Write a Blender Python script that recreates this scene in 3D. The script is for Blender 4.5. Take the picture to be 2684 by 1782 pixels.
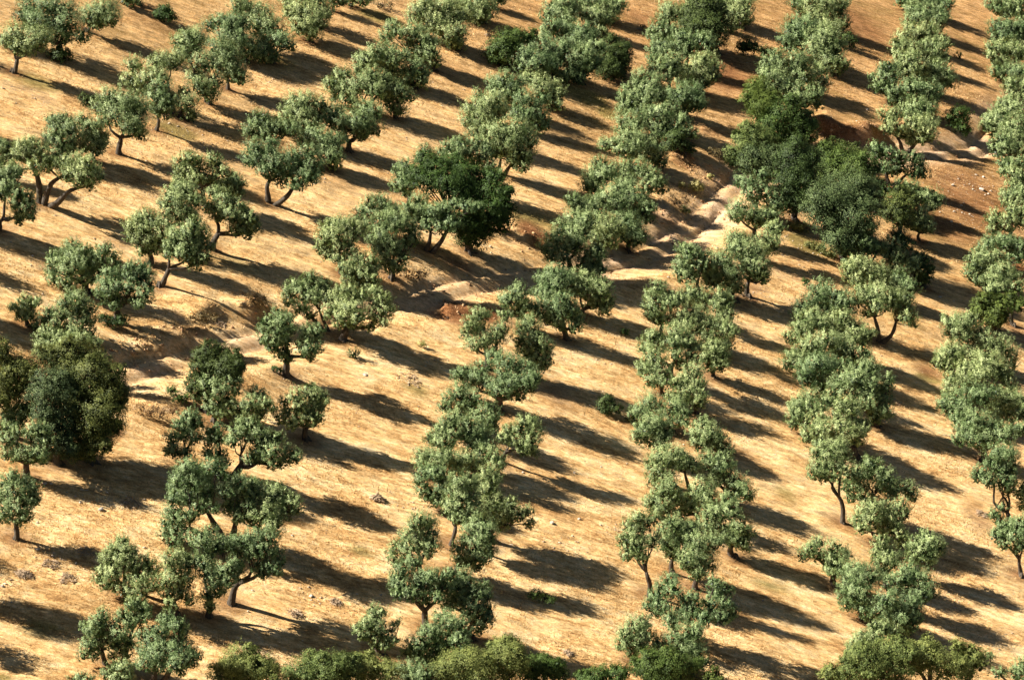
"""Olive grove on a dry hillside."""
import bpy, bmesh, math, mathutils
import numpy as np
SUN=14; SKY=0.05
def hash_id(s):
    h=7
    for c in s: h=(h*131+ord(c))%1000003
    return h
# ---------- terrain ----------
CAM=(0.0,0.0,61.5); PITCH=20.2; HFOV=24.0; ROLL=4.0
def _h(ix,iy,s):
    n=(ix*374761393+iy*668265263+s*1442695041)&0xffffffff
    n=((n^(n>>13))*1274126177)&0xffffffff
    n=n^(n>>16)
    return (n&0xffffff)/float(0xffffff)
def vnoise(x,y,sc,seed=0):
    x=np.asarray(x,float)/sc; y=np.asarray(y,float)/sc
    ix=np.floor(x).astype(np.int64); iy=np.floor(y).astype(np.int64)
    fx=x-ix; fy=y-iy; fx=fx*fx*(3-2*fx); fy=fy*fy*(3-2*fy)
    a=_h(ix,iy,seed); b=_h(ix+1,iy,seed); c=_h(ix,iy+1,seed); d=_h(ix+1,iy+1,seed)
    return (a*(1-fx)+b*fx)*(1-fy)+(c*(1-fx)+d*fx)*fy-0.5
def fbm(x,y,sc,seed=0,oct=3,gain=0.5):
    r=0; a=1.0
    for i in range(oct):
        r=r+a*vnoise(x+13.7*i,y-7.3*i,sc/2**i,seed+i); a*=gain
    return r
def seg_dist(x,y,P):
    """distance to a polyline, signed (+ = left of its direction), and the parameter along it (0..1)"""
    best=np.full(np.shape(x),1e9); sg=np.zeros(np.shape(x)); tt=np.zeros(np.shape(x)); n=len(P)-1
    for i in range(n):
        ax,ay=P[i]; bx,by=P[i+1]; dx,dy=bx-ax,by-ay; L2=dx*dx+dy*dy+1e-9
        t=np.clip(((x-ax)*dx+(y-ay)*dy)/L2,0,1)
        d=np.hypot(x-ax-t*dx,y-ay-t*dy)
        m=d<best
        cr=dx*(y-ay)-dy*(x-ax)
        best=np.where(m,d,best); sg=np.where(m,np.sign(cr),sg); tt=np.where(m,(i+t)/n,tt)
    return best,sg,tt
def H0(x,y):
    x=np.asarray(x,float); y=np.asarray(y,float)
    z=0.10*(y-190)-0.25*x
    z=z+2.2*vnoise(x,y,60,5)+1.0*vnoise(x,y,26,9)+0.25*vnoise(x,y,9,3)
    return z
def H(x,y,track=(),banks=()):
    x=np.asarray(x,float); y=np.asarray(y,float)
    z=H0(x,y)+0.12*vnoise(x,y,3.5,21)+0.05*vnoise(x,y,1.4,22)
    if len(track):
        d,s,t=seg_dist(x,y,track)
        w=2.6+1.2*vnoise(x,y,12,31)
        fade=np.clip((0.04+t)/0.06,0,1)
        dd=d+0.8*vnoise(x,y,4,33)+0.4*vnoise(x,y,1.3,34)
        z=z-(0.50+0.28*np.clip((x-2)/6,0,1)+0.4*vnoise(x,y,7,36))*np.exp(-(dd/w)**2)*fade
        z=z+0.06*vnoise(x,y,0.8,47)*np.exp(-((d-2.4)/1.2)**2)*fade
        z=z+0.55*np.exp(-((dd*s+4.6)/1.8)**2)*(0.5+vnoise(x,y,9,35))*fade
        z=z+0.20*(np.exp(-(dd/0.5)**2)-np.exp(-((d-0.95+0.15*vnoise(x,y,1.5,48))/0.28)**2))*fade
    for P,h in banks:
        d,s,t=seg_dist(x,y,P)
        sd=d*s+1.6*vnoise(x,y,4,40)+1.0*vnoise(x,y,1.6,41)+0.5*vnoise(x,y,0.8,42)
        f=1/(1+np.exp(np.clip(-sd/0.22,-40,40)))
        z=z+(0.42*vnoise(x,y,1.3,45)+0.34*vnoise(x,y,0.65,46))*np.exp(-(sd/1.4)**2)*np.minimum(1,h)
        end=np.clip(t*6,0,1)*np.clip((1-t)*6,0,1)*np.exp(-np.maximum(d-7,0)/2)
        z=z+0.75*h*(0.75+1.2*vnoise(x,y,3,43))*(f*np.exp(-np.maximum(sd,0)/5.0)-0.35*np.exp(-((sd+0.9)/1.2)**2))*end
    return z
# ---------- measured layout (metres): plant = id kind x y | lobes x,y,z,r in centimetres from its base ----------
TRACK=[(-29.35, 145.55), (-27.35, 148.2), (-25.75, 150.6), (-23.4, 153.64), (-20.78, 157.41), (-18.06, 161.46), (-15.26, 166.15), (-12.04, 171.31), (-7.93, 175.38), (-5.46, 179.39), (-2.56, 183.37), (1.4, 187.78), (6.53, 193.28), (10.92, 198.91), (13.43, 203.89), (16.1, 210.1), (19.01, 218.05), (21.28, 225.13), (26.81, 232.53), (38.23, 243.41), (48.65, 252.73), (51.76, 260.41), (53.98, 267.35), (58.39, 274.81), (64.68, 283.91)]
BANKS=[([(29.06, 244.29), (31.2, 243.56), (33.44, 244.12), (35.85, 246.17), (38.14, 249.74)], 1.9), ([(-27.68, 151.86), (-27.04, 152.18), (-25.91, 153.67), (-24.34, 155.15), (-23.21, 156.97), (-22.4, 159.07)], 0.7), ([(-23.11, 160.35), (-21.88, 161.93), (-20.56, 163.06), (-19.14, 163.54), (-17.79, 163.75)], 0.6), ([(-19.73, 164.62), (-18.6, 164.16), (-17.22, 165.14)], 0.7), ([(-6.08, 174.42), (-4.91, 173.94), (-3.6, 175.18), (-3.0, 177.04)], 0.9), ([(-1.25, 193.07), (0.01, 192.79), (1.26, 192.85), (2.73, 195.24)], 1.1), ([(12.97, 222.54), (15.38, 221.83), (17.96, 222.07), (20.3, 222.92)], 0.7), ([(12.46, 208.26), (13.79, 207.86), (15.37, 210.37)], 0.7), ([(17.28, 233.3), (19.1, 233.72), (20.98, 235.08)], 0.6), ([(-9.92, 176.85), (-8.13, 177.64), (-6.6, 179.11)], 0.5)]
TREES="""A1 olive -42.67 193.17|26,27,297,108 178,-8,255,132 -22,26,232,72 73,-27,203,84 238,49,295,84
A2 olive -39.80 199.07|-300,131,378,111 -306,-13,334,86 -107,-21,425,98 -7,94,382,111 41,-22,286,135 6,-33,185,99 -108,-19,287,111 -189,-101,300,98 187,-75,208,74
A2b olive -39.23 206.81|48,-18,131,102 168,22,170,128 230,-32,121,77 129,-39,77,77 75,-25,83,77
A2c shrubdark -39.79 198.36|-53,19,55,62 15,-16,43,74 75,-5,51,43
A3 olive -36.16 217.09|-58,-135,66,80 -115,-117,71,67 -47,31,85,80
A4 olive -32.13 183.67|-75,44,431,92 -144,43,355,81 46,11,424,104 149,19,382,92 6,-15,321,127 139,-48,257,104 169,-17,167,58 -116,-43,261,69 100,-92,242,92
A5 olive -30.33 190.78|20,67,348,84 13,-28,274,95 62,-30,179,95 118,-15,253,72 -5,-61,195,60
A6 olive -29.05 195.36|-415,139,363,86 -416,12,269,85 -338,-13,206,73 -277,-22,313,85 -214,107,398,98 -179,-27,334,85 -104,192,410,98 60,-45,117,98 99,-51,21,61 20,45,192,61
A7 olive -27.38 200.45|-265,116,479,88 -148,78,522,112 -186,96,400,100 -246,2,405,75 -44,-6,345,112 -105,4,210,100 6,-59,106,100 -47,-135,173,87 68,-73,216,75
A8 olive -26.43 205.47|-90,38,339,115 3,27,269,115 -52,-34,202,102 49,-17,192,102 123,-79,121,77 53,-39,132,89
A9 olive -25.75 213.11|-336,72,297,79 -244,72,344,79 -140,98,278,119 -92,128,329,93 -172,-43,228,119 -41,-29,193,105 17,-48,94,92 -89,-61,170,105
B1 olive -23.61 215.10|-143,-69,129,120 -40,74,157,120 7,-74,59,67 76,-19,201,93 145,-26,167,67 -80,-135,81,93
B2 olive -24.59 217.54|-152,62,319,108 -44,72,283,121 -77,-84,220,121 44,-89,230,107 109,-51,157,81 -254,6,365,94 -215,120,383,81
B3a olive -20.70 227.25|-276,17,191,98 -132,-35,241,112 -13,59,200,112 72,-72,150,70 88,-90,126,56
B3b olive -20.91 222.58|-190,17,249,82 -88,100,238,124 27,60,227,110 -42,-47,148,124 -113,-22,138,96 16,-55,84,82 89,11,172,69
B4 olive -19.76 232.84|2,13,99,86 75,1,93,57 -42,4,156,86
B5 olive -18.36 235.79|118,-51,71,72 -1,-25,72,72 189,-45,75,43 52,14,126,87
B6 olive -9.32 225.34|-417,120,335,84 -465,48,263,84 -337,-29,332,70 -228,16,316,98 -242,107,208,84 -179,134,320,84 -112,13,253,98 -45,74,230,84 -18,-94,171,83 28,-86,87,70 -90,-21,135,98 -203,9,119,84
B7 olive -11.97 219.08|-245,-9,292,95 -143,88,290,95 -305,-76,234,95 -377,-6,184,95 -219,68,177,109 -78,-21,237,95 -3,30,286,54 -394,-103,137,68
B8 olive -10.63 219.81|-267,-13,152,109 -144,4,129,109 -20,-43,178,109 41,-71,77,82 -67,-85,73,82 61,13,128,68
B9 olive -13.83 209.99|-292,21,338,78 -363,-20,236,92 -247,17,208,105 -142,-9,249,118 -42,32,286,105 21,-73,236,91 86,71,299,79 -34,59,347,79 -321,-17,157,79 -207,-101,133,91
B10 olive -11.90 210.94|-55,42,257,92 43,-13,210,92 -76,44,146,92 -18,16,76,79 38,-40,81,66 -132,48,209,79 120,38,189,53
B11 olive -18.38 199.16|-140,37,316,100 -52,17,353,87 -69,-21,246,100 -200,38,234,87 -240,-33,173,87 -1,-46,168,100 70,50,327,75 37,45,223,87 -128,-24,153,75
B12 olive -15.16 199.95|-176,25,247,113 -72,-14,239,113 5,-9,204,100 80,-42,271,100 140,110,338,88 219,76,327,75 129,6,209,100 216,24,198,75 -67,-11,109,75 105,38,121,63 -151,-2,321,88
B13 olive -21.25 194.66|-101,-35,255,85 -147,-43,166,85 -55,-93,161,73 -2,-33,199,73 68,3,169,86 169,-37,200,73
B14 olive2 -20.05 183.86|-132,21,432,81 -152,18,348,93 -58,2,359,104 -19,146,430,70 -35,-70,273,69 72,-7,323,104 95,27,206,105 192,53,375,81 169,80,268,93 292,88,396,81 334,48,314,81 230,-139,204,69 325,-63,237,69 258,21,244,93 47,30,250,70 372,31,273,46
B15 olive -16.05 194.75|-203,81,275,86 -112,41,242,98 -33,13,191,98 11,40,238,74 2,-77,131,85 26,-39,58,61 -62,-53,144,86 -246,47,205,74
B16 olive -7.44 232.96|-314,46,414,100 -380,35,324,115 -252,59,314,129 -140,56,381,115 -199,-13,216,129 -62,105,244,130 8,46,320,86 -74,-132,150,114 35,-63,186,86 14,-78,71,86 -433,22,251,86 -289,73,191,101
B17 olive -5.10 244.11|-315,64,178,120 -193,43,176,120 -41,2,180,120 22,46,99,105 -96,-19,104,105 -45,-136,73,90 -182,-145,111,105
B18 olive -4.42 250.65|26,-30,87,92 88,-10,71,62 -70,-2,136,108
AS1 shrubpalm -33.58 215.31|-6,16,64,83 -51,-20,62,53 50,-28,64,53 -2,5,107,53
AS2 shrubdark -36.14 191.59|-12,0,36,54 29,4,32,42
C1 olive -0.95 221.46|-367,-64,147,69 -250,49,211,97 -142,-34,282,110 -43,-55,252,96 -133,-87,169,110 -26,4,182,83
C2 olive 2.24 225.03|-244,57,257,84 -129,-8,238,98 -109,-24,157,112 1,71,170,98 21,11,100,98 52,-108,75,70 73,-38,159,56
C3 olive -3.48 211.47|-140,73,286,106 -48,39,329,106 43,29,365,106 -170,-45,206,92 87,54,280,93 -65,-62,231,105 -97,-63,106,106 -10,-38,174,92
C4 olive -0.63 217.88|17,32,239,95 128,90,204,95 192,75,268,68 -28,-27,125,95 68,-37,120,95 176,18,114,95 223,-28,45,68 170,-74,25,68 114,-42,41,82
C5 olive2 -1.79 205.36|-100,13,351,116 -13,6,399,90 102,32,401,103 171,96,321,103 226,16,294,64 46,-33,308,116 -55,26,244,116 117,5,195,116 195,-21,195,77 83,-22,120,77 176,-76,102,64 -145,-24,265,90 -102,-34,190,77
C6 oakbright -2.61 232.70|-15,29,228,115 112,12,270,86 226,85,276,65 -94,-79,160,115 21,-95,157,129 -135,-34,87,86 -31,-14,45,86
C7 olive 4.36 252.53|-233,-9,199,109 -111,23,232,124 -304,-136,127,77 -166,-71,139,124 -42,2,147,93 -101,-256,106,123
C8 olive 8.21 257.95|-363,-55,172,126 -237,12,182,127 -111,2,193,127 21,92,151,127 -8,-67,87,111 97,22,188,79
C9 olive 7.22 252.67|-171,39,193,93 -47,10,208,109 17,8,182,93 -7,-24,92,93 -103,-10,114,93 26,-69,57,62
C10 olive 5.34 242.82|-339,-26,319,90 -393,66,218,90 -274,54,244,105 -203,48,296,75 -150,27,198,120 -22,-61,288,119 -75,-102,187,119 44,-83,207,105 81,-17,117,90 -12,-121,151,105
C11 olive 2.22 235.03|-223,85,247,87 -91,67,246,117 -261,23,185,73 1,-75,197,116 -71,28,167,102 84,-38,253,102 64,16,120,87
C12 olive 1.26 230.72|-259,33,209,100 -161,11,250,114 -85,-58,199,128 -2,57,221,100 47,53,137,100 -21,43,91,86 -224,-78,150,71 102,7,182,72
C13 olive 5.20 234.70|-61,-28,234,131 20,-47,304,101 -112,-4,135,116 6,51,115,131 -182,-198,104,87 57,-52,204,87 -49,-114,63,73 86,61,223,73 -240,-184,96,58 133,61,360,87 130,50,214,73
C14 oakdark 8.39 239.62|-36,81,275,134 54,27,264,89 -74,25,179,134 32,-3,163,134 102,41,218,89 -84,-68,110,118 53,-15,76,89
C15 olive 14.93 260.86|-17,-9,189,128 -74,-17,105,96 49,-19,163,96
C16 oakdark 20.18 257.10|-191,81,381,174 -296,48,300,127 -95,-71,293,158 -219,-105,243,142 -53,-88,171,142 2,64,350,111 -168,87,478,142 -335,85,402,95 -373,11,254,95
C17a olive 17.43 266.08|-2,-21,187,114 94,25,234,114 -46,-46,123,82
C17 olive 23.65 269.39|-230,82,201,149 -103,62,249,116 -7,15,249,116 -99,-41,137,132 0,-56,130,116 -127,62,146,133 43,2,70,66 -178,-375,56,65 -109,-329,50,65
C18 olive 14.77 254.91|-129,22,219,94 -168,-14,112,94 -75,14,144,94 -1,-1,185,94 -22,1,71,79
C19 olive2 15.96 249.12|-246,6,249,92 -304,-29,191,92 -211,-38,183,108 -18,86,326,108 96,120,278,108 213,61,316,108 264,31,248,77 -84,95,208,108 22,56,209,108 -302,-159,127,92
C20 olive 14.55 241.68|20,45,298,105 -19,-15,203,105 -197,24,196,90 -113,-16,258,90 -48,-78,170,60
C21 olive 17.90 244.35|-45,-23,314,106 52,108,320,91 118,64,242,91 -144,-44,219,106 -37,-50,212,121 -211,-53,123,91 -2,-113,122,75 -103,-11,120,91 84,-89,184,75
C22 olive 11.70 230.09|-61,90,416,100 -97,112,334,72 54,49,390,100 1,-16,315,114 -209,41,270,86 -121,-26,235,100 -204,-87,186,100 -113,-18,145,86 -6,-73,211,114 104,-38,283,86 -229,-109,131,71
C23 olive 15.71 235.26|-144,28,149,117 -52,-53,221,117 70,89,239,103 16,1,152,117 115,-32,168,88 -98,-66,86,88 53,16,75,73 148,-65,119,58 -203,-88,99,73
C24 olive 12.02 224.86|-86,118,224,99 -240,22,181,112 -266,-76,132,84 -155,-81,142,98 7,42,266,84 103,26,291,98 138,26,207,84 60,40,139,99 120,17,92,84 22,-52,60,84
C25 olive 15.46 228.31|-70,15,146,100 5,-2,97,86 76,-49,85,64 -45,19,191,71 -97,-42,100,71
C26 oakdark 15.24 223.32|-97,-5,147,84 -20,13,75,84 53,1,40,56 -134,-4,86,84
C27 olive 10.03 216.61|-247,29,193,82 -153,3,207,81 -60,54,242,109 35,70,258,95 -30,-72,181,81 65,5,208,95 -112,-87,179,81 26,-41,162,68
C28 olive 12.30 218.45|-57,12,185,82 16,45,152,82 -22,1,91,96 63,2,68,69 -104,19,94,69
C29 olive 7.07 206.57|-23,68,305,78 -68,47,212,104 -115,-41,127,91 9,-20,210,104 71,0,263,78 -61,-71,99,65
C30 olive 11.17 210.39|-207,-3,249,93 -75,12,268,93 22,-29,204,93 -148,-25,177,79 89,-72,180,79 134,-66,113,66 13,-104,129,79 -226,-17,155,79
C31 olive 9.46 202.64|-25,137,333,90 -113,51,299,103 42,9,269,102 -175,-39,255,102 -70,-52,213,102 -274,15,204,90 115,39,171,103 171,-93,229,64 171,-8,109,64 29,-17,115,90
C32 olive 6.17 197.82|-176,13,338,63 -132,41,254,88 -45,61,268,88 -77,0,179,88 46,-13,218,75 27,-43,134,88 -187,20,309,50
CS1 shrubdark 23.47 259.21|-3,-9,108,96 -47,14,83,72 63,0,94,64
CS2 broom 16.20 216.34|-7,-3,72,52 -39,-10,50,34 29,-6,54,34
CS3 broom 14.79 215.91|-2,0,25,27
CS4 broom 14.92 211.13|-2,7,29,33 25,-3,20,24
CS5 deadweed 11.79 258.77|-2,-12,19,40
CS6 broom 17.82 221.25|-5,0,24,25
D1 olive 31.48 280.71|-67,0,144,120 -10,-2,96,103 55,22,148,86
D2 olive 35.68 278.07|-307,17,313,136 -172,26,338,153 -52,-5,302,119 -226,-2,185,154 -49,43,170,137 28,-81,134,85 -333,-47,187,119 -148,-315,122,135 23,90,338,85
D3 olive 30.33 264.34|-112,86,355,114 -19,1,331,130 -140,13,254,130 -216,-35,160,98 -59,-16,233,130 -146,-31,114,98 99,40,331,98
D4 olive 33.44 261.64|-174,100,345,146 -67,14,323,145 -220,13,246,129 1,2,281,97 -28,-92,170,129 -114,-5,142,129 73,-78,140,97 52,-54,67,81 -108,43,429,113
D5 shrubdark 36.25 273.21|-31,-13,112,84 21,-26,85,76 -77,-7,74,67
D6 olive 27.91 252.06|-176,24,350,94 -232,-5,273,109 -293,-39,229,78 -123,-28,255,109 42,1,339,109 -2,68,224,125 117,42,255,109 84,-83,171,109 -1,-45,124,94
D7 olive 30.94 253.65|29,69,227,94 -66,31,198,94 81,28,144,63 20,-9,101,94 -74,-11,94,79 36,-42,62,47
D8 olive 27.37 244.62|-266,30,380,106 -151,84,344,122 -290,-3,293,91 -191,34,244,122 -76,23,302,91 -45,-91,209,91 65,32,279,91 58,-139,197,106 142,-25,221,76 223,-78,271,91 242,-19,148,76
DS1 shrubdark 25.91 260.90|-23,-22,53,64 34,-18,48,48 -86,-2,52,48
D9 broadleaf 23.42 237.84|-86,39,435,74 -22,106,438,104 -92,-5,324,103 27,-33,294,133 97,-37,193,118 -8,-47,188,89 130,-4,324,89
D10 oakbright 27.09 236.11|-115,-4,390,132 26,55,354,118 -41,27,265,133 78,11,247,118 94,-88,154,103 -225,-53,273,132 -301,-42,158,133 -153,-26,164,118 -3,-29,146,118 -308,-220,101,117
D10b oakyellow 21.51 227.63|-42,11,290,100 36,35,378,100 -90,-63,145,114 18,-45,222,128 118,53,290,114 -130,-89,105,71
D11 oakgrey 23.31 222.87|-79,57,270,126 36,41,224,126 -177,-36,202,98 12,-23,139,112 -190,22,228,112 79,15,337,84
D12 oakdark 25.60 215.76|-59,68,614,122 1,35,529,136 71,119,581,109 -99,66,471,122 -32,-33,406,122 50,19,439,109 -118,1,347,122 -37,-87,280,122 20,-147,203,108 -67,-83,178,109
D13 oakbrown 32.38 238.47|-126,67,119,75 -35,55,98,90 82,29,99,82 -188,39,107,75 134,-46,93,67
D14 oakbright 31.45 226.52|-118,158,302,143 6,118,308,128 -200,0,253,114 106,-35,285,128 -89,-54,232,142 33,-112,229,127 196,3,281,85 -265,-30,168,114 -315,-174,118,99
D15 oakgrey 29.78 209.66|-22,163,576,173 -188,47,530,159 91,186,550,147 -88,112,406,173 -265,71,406,146 75,-67,445,158 202,-8,547,92 12,-44,323,146 -204,-64,341,119 -96,-176,218,132 85,-14,179,120 160,-110,354,92
D16 oakdark 34.22 224.97|-55,18,243,113 30,-4,226,85 -20,-17,152,113
D17 oakbrown 36.31 220.35|-63,31,322,125 -12,60,390,83 -8,-25,270,111 -101,-37,223,97 -31,-72,181,97
D18 olive 39.18 227.13|-243,41,269,86 -126,50,260,86 -55,89,194,86 -12,-36,175,86 91,21,210,86 139,9,158,72 79,-42,124,71
D19 olive 38.24 220.81|-19,-1,263,98 -38,-12,177,112 45,-47,150,84 -95,-34,165,70
D20 olive2 36.88 233.62|-173,50,331,88 -98,114,258,73 -36,-25,332,58 -206,51,238,59 -106,-125,204,73 18,64,220,88 59,-26,279,73 81,31,157,88 -1,43,117,73 204,-23,288,73 254,43,197,88 315,8,135,73 218,-54,146,73
D21 olive2 40.29 246.71|-259,15,368,92 -207,-23,286,92 -235,-53,229,77 -171,2,393,77 -117,-77,244,77 -52,18,191,92 62,36,163,108 65,-51,298,107 191,77,288,108 195,-72,217,92 8,-60,121,46 124,-77,166,77
D22 olive 42.46 250.51|-152,-2,216,109 -189,33,300,94 -93,-14,352,109 -10,-30,298,109 -29,-8,226,94 41,31,333,78
D23 olive 39.34 257.64|-40,43,381,96 -83,-12,276,96 -135,-17,176,96 13,-11,283,96 -48,-73,196,80 -206,24,275,48 -6,-54,129,64
D24 olive 42.99 265.74|-127,60,297,115 -35,-27,257,131 -153,15,188,99 -36,-35,124,131 65,-36,233,98 -6,30,347,98
D25 olive 45.98 266.49|-60,54,271,115 30,73,238,116 71,-22,197,99 132,11,143,82 -82,30,156,132 -183,-11,125,99 20,14,117,99
D26 olive 42.35 256.63|-284,-8,228,95 -178,-9,269,111 -61,-66,292,111 -228,-13,151,96 -114,-3,141,112 87,-45,281,127 180,18,238,96 67,49,156,96 124,-96,182,79
D27 olive 47.18 276.65|-146,-28,180,119 -33,-21,238,119 62,-21,158,85 -52,-38,102,102 10,-92,84,85 103,-18,108,68 -167,0,241,85
D28 olive 43.58 274.71|-125,16,204,102 -18,41,188,102 -138,-30,128,85 59,-17,190,85 13,-41,124,85
D29 olive 47.34 283.30|-254,-5,215,104 -146,-15,171,122 -22,56,235,105 18,8,142,105 -64,10,100,105 128,-87,136,87 182,-111,93,69 -337,-159,156,104
D30 olive 48.62 290.23|-239,65,268,125 -152,-16,202,142 -57,70,244,125 -274,-29,160,107 3,-93,158,107 -41,-8,172,107 73,-39,223,107 46,-88,105,71
D31 olive 49.95 297.50|-424,23,206,109 -301,103,179,110 -76,145,186,128 29,120,198,110 87,75,119,110 -236,29,162,128 130,-40,222,73 56,-41,87,91
D32 olive 60.59 306.07|-190,51,214,113 -69,27,266,112 19,-37,229,112 -147,-58,184,93 94,-70,184,93 -6,-28,149,94
D33 olive 62.79 305.36|-94,42,327,112 -70,-4,225,112 -24,-40,122,112
D34 olive 59.17 293.75|-214,39,289,108 -117,-25,292,126 33,-16,264,144 -210,-30,177,108 -68,-49,173,144 91,-9,120,126 130,45,294,108
D35 olive 57.40 285.10|-203,42,246,105 -83,32,257,123 63,27,214,141 -210,-68,164,88 -43,46,112,123 164,-6,211,105 -95,-76,84,88
D36 olive 57.02 280.44|-196,-22,134,87 -120,-9,101,87 21,30,136,121 116,-32,123,121
D37 olive 57.05 274.68|-95,32,231,102 30,53,217,102 -67,15,132,102 44,-55,105,102
D38 olive 53.18 261.44|22,123,348,114 -69,105,278,98 -134,27,177,114 -14,-8,212,130 109,31,311,130 -213,-91,136,81 -49,-90,131,81 -147,-108,111,81
D39 olive 53.62 254.56|14,25,389,95 -43,-14,297,127 -147,-1,253,95 -85,-75,179,127 34,-21,190,95
D40 olive 52.29 251.44|-177,38,189,79 -91,10,219,94 -160,-20,108,94 -49,0,127,110 63,2,118,94
D41 olive 51.71 245.82|-122,52,169,77 -56,-17,161,77 -131,-51,102,61 37,11,192,77
D42 olive 51.48 240.44|-79,25,271,91 -2,15,248,91 -83,-15,141,91 -13,-48,140,90
D43 olive 50.41 236.79|-88,37,139,89 0,12,121,89 -117,-5,87,60 77,4,98,75 38,22,183,74
D44 olive 48.79 228.69|-178,62,210,72 -231,-27,174,72 -160,20,134,72 -215,-79,101,58 -32,45,287,87 42,35,265,87 -48,-31,204,86 66,11,168,87 -71,-52,133,72
D45 shrubbright 47.32 255.16|-65,-2,251,95 -133,35,203,79 22,54,258,64 -21,-3,156,79 -106,-37,159,63 9,-59,107,79
D46 shrubgreen 51.08 284.09|-3,0,27,44
D47 olive 21.67 213.75|30,9,380,67 22,66,236,81 -93,35,279,81 -158,73,277,67 75,0,189,81 190,-13,117,108 140,-16,72,81 -81,-73,214,81 -10,26,119,68
H1 olive 21.26 207.68|-158,-31,271,105 -207,-53,220,79 -60,-18,220,92 11,-2,178,92 73,4,222,79 152,12,226,66
H2 olive 21.73 203.80|56,63,257,78 117,56,291,65 5,-16,197,78 82,-39,182,77 -40,-44,107,90 40,-21,105,78
G1 olive 19.97 195.29|-155,98,470,87 -82,75,470,75 -106,-10,404,112 -176,63,401,75 -4,-9,385,99 -43,9,284,100 37,-81,294,99 77,-90,261,74 1,-28,195,62 101,-45,181,62
G2 olive 15.62 192.88|-177,79,352,62 -119,-8,345,86 -160,-18,255,86 -57,12,227,86 -155,-74,170,86 -76,-9,154,74 -191,-9,198,62 -15,30,314,74 13,-22,243,74
G3 olive 18.83 193.59|-142,38,337,99 -215,29,321,86 -85,0,236,99 -178,43,202,99 -34,-10,218,74 -13,-12,128,74 -240,-25,155,74 -76,-15,137,87 -268,16,218,74
G4 olive 11.94 182.50|-43,51,378,70 -83,62,297,70 12,49,283,82 -56,-5,235,94 58,-33,266,70 -97,-6,170,70 -25,-21,143,70 93,23,286,70
G5 olive 14.82 188.21|-29,6,188,84 48,4,143,84 -59,-9,114,72 75,-21,90,60 -86,2,147,60
G6 olive 16.51 187.18|35,23,276,72 88,-1,211,72 17,-19,187,72 106,-38,124,72 46,-49,124,60
G7 olive 17.11 182.18|-446,28,258,70 -346,-10,304,82 -235,75,282,94 -296,-62,239,93 -181,42,197,106 -100,79,228,71 -18,22,204,94 32,-70,229,58 -35,-5,112,82 25,-16,96,59 -137,-90,149,93 -383,44,219,70
G8 olive 12.50 174.84|20,32,365,90 -1,-53,310,79 87,-37,335,68 26,-101,234,67 142,13,260,79 143,-71,207,68 75,13,122,57 -159,8,337,68 -185,59,255,79 -108,-2,260,68 -232,-24,246,45
G9 olive 11.97 171.99|-105,61,269,89 -156,32,192,78 -43,31,189,89 -107,-26,122,78 -8,-58,130,67 -189,3,177,33
G10 olive 16.06 177.62|-10,6,231,80 -73,-12,159,69 27,-27,185,80 45,-32,114,69 -20,-5,87,69 -116,-5,129,46
G11 olive 14.37 170.58|-44,101,292,78 -97,56,234,67 -8,37,224,67 -60,6,173,89 16,-45,163,66 -164,-2,216,55 10,-69,100,55 -190,-11,122,55 -137,-74,127,66
G12 olive 12.40 165.86|-176,89,185,87 -239,24,136,87 -304,-10,122,54 -111,42,162,65 4,10,207,76 -11,7,126,76 69,-36,184,54 65,-34,113,65
G13 olive 11.27 161.10|-42,35,257,84 -115,-19,228,84 27,33,195,74 -164,-32,173,63 -54,20,137,95 18,-48,136,63
G14 olive 15.99 164.05|-137,75,239,65 -188,42,190,75 -104,2,190,86 -38,2,171,64 -165,-30,129,75 11,-3,107,64 32,-50,82,54
K1 olive2 13.47 156.66|-220,6,268,93 -151,1,297,82 -266,-20,186,72 -281,-32,122,52 -192,-39,166,72 -286,67,214,62 -95,-6,249,72 -21,25,241,62 0,-19,217,41
K2 olive 15.96 157.48|-140,49,297,62 -57,64,308,42 -114,24,230,83 -35,16,263,73 20,60,157,83 -83,43,134,62 79,-15,138,83 119,-81,113,72 157,-47,67,41 43,-10,87,62
K3 olive 11.73 151.90|-21,6,238,80 -75,42,185,70 -141,13,116,60 -40,4,116,80 27,16,160,60 -70,-51,84,50
K4 olive 13.74 152.90|23,65,228,91 63,-3,195,61 -24,63,181,51 -96,-29,150,71 -143,-47,99,71 -50,3,106,61
K5 olive 16.25 149.59|-80,78,363,70 -54,-18,343,59 -137,28,305,79 -204,54,288,70 -211,-4,227,79 -97,44,202,90 12,-49,254,69 62,-12,175,60 -4,-13,137,79 45,-49,114,50 -78,-36,165,59
K6 olive 11.65 144.12|-21,8,344,67 -53,28,280,77 44,61,293,67 107,15,319,57 10,21,225,77 -70,-43,227,67 73,0,260,57 -4,-8,152,67 104,35,257,58
K7 olive 9.98 140.30|-110,30,531,56 -160,61,462,56 -128,29,407,65 -183,-18,384,56 -85,47,464,56 -108,-59,367,56 -151,-36,333,56 -15,56,527,47 -42,41,501,37 -75,-72,304,47 -22,20,378,65 -168,-65,304,47
K8 olive 13.09 143.01|-39,85,264,67 11,22,308,76 99,56,309,67 144,46,328,38 -50,-19,227,76 38,20,226,76 -6,-33,153,76 83,27,152,57 -78,-61,193,48 2,-85,137,48 -98,-39,212,38
K9 olive2 11.93 135.76|-93,89,367,55 -137,63,325,55 -78,-17,349,55 -170,51,278,55 -221,10,223,46 -141,-20,234,64 -171,11,176,46 -2,59,256,55 -16,25,191,55 45,-102,360,45 61,-9,234,73 20,-25,168,64 177,51,396,46 256,71,341,46 191,103,280,55 152,-77,295,54 251,4,263,55 277,14,189,55 218,-131,237,54 303,35,221,37 118,-145,236,63 -86,-131,193,63
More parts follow.
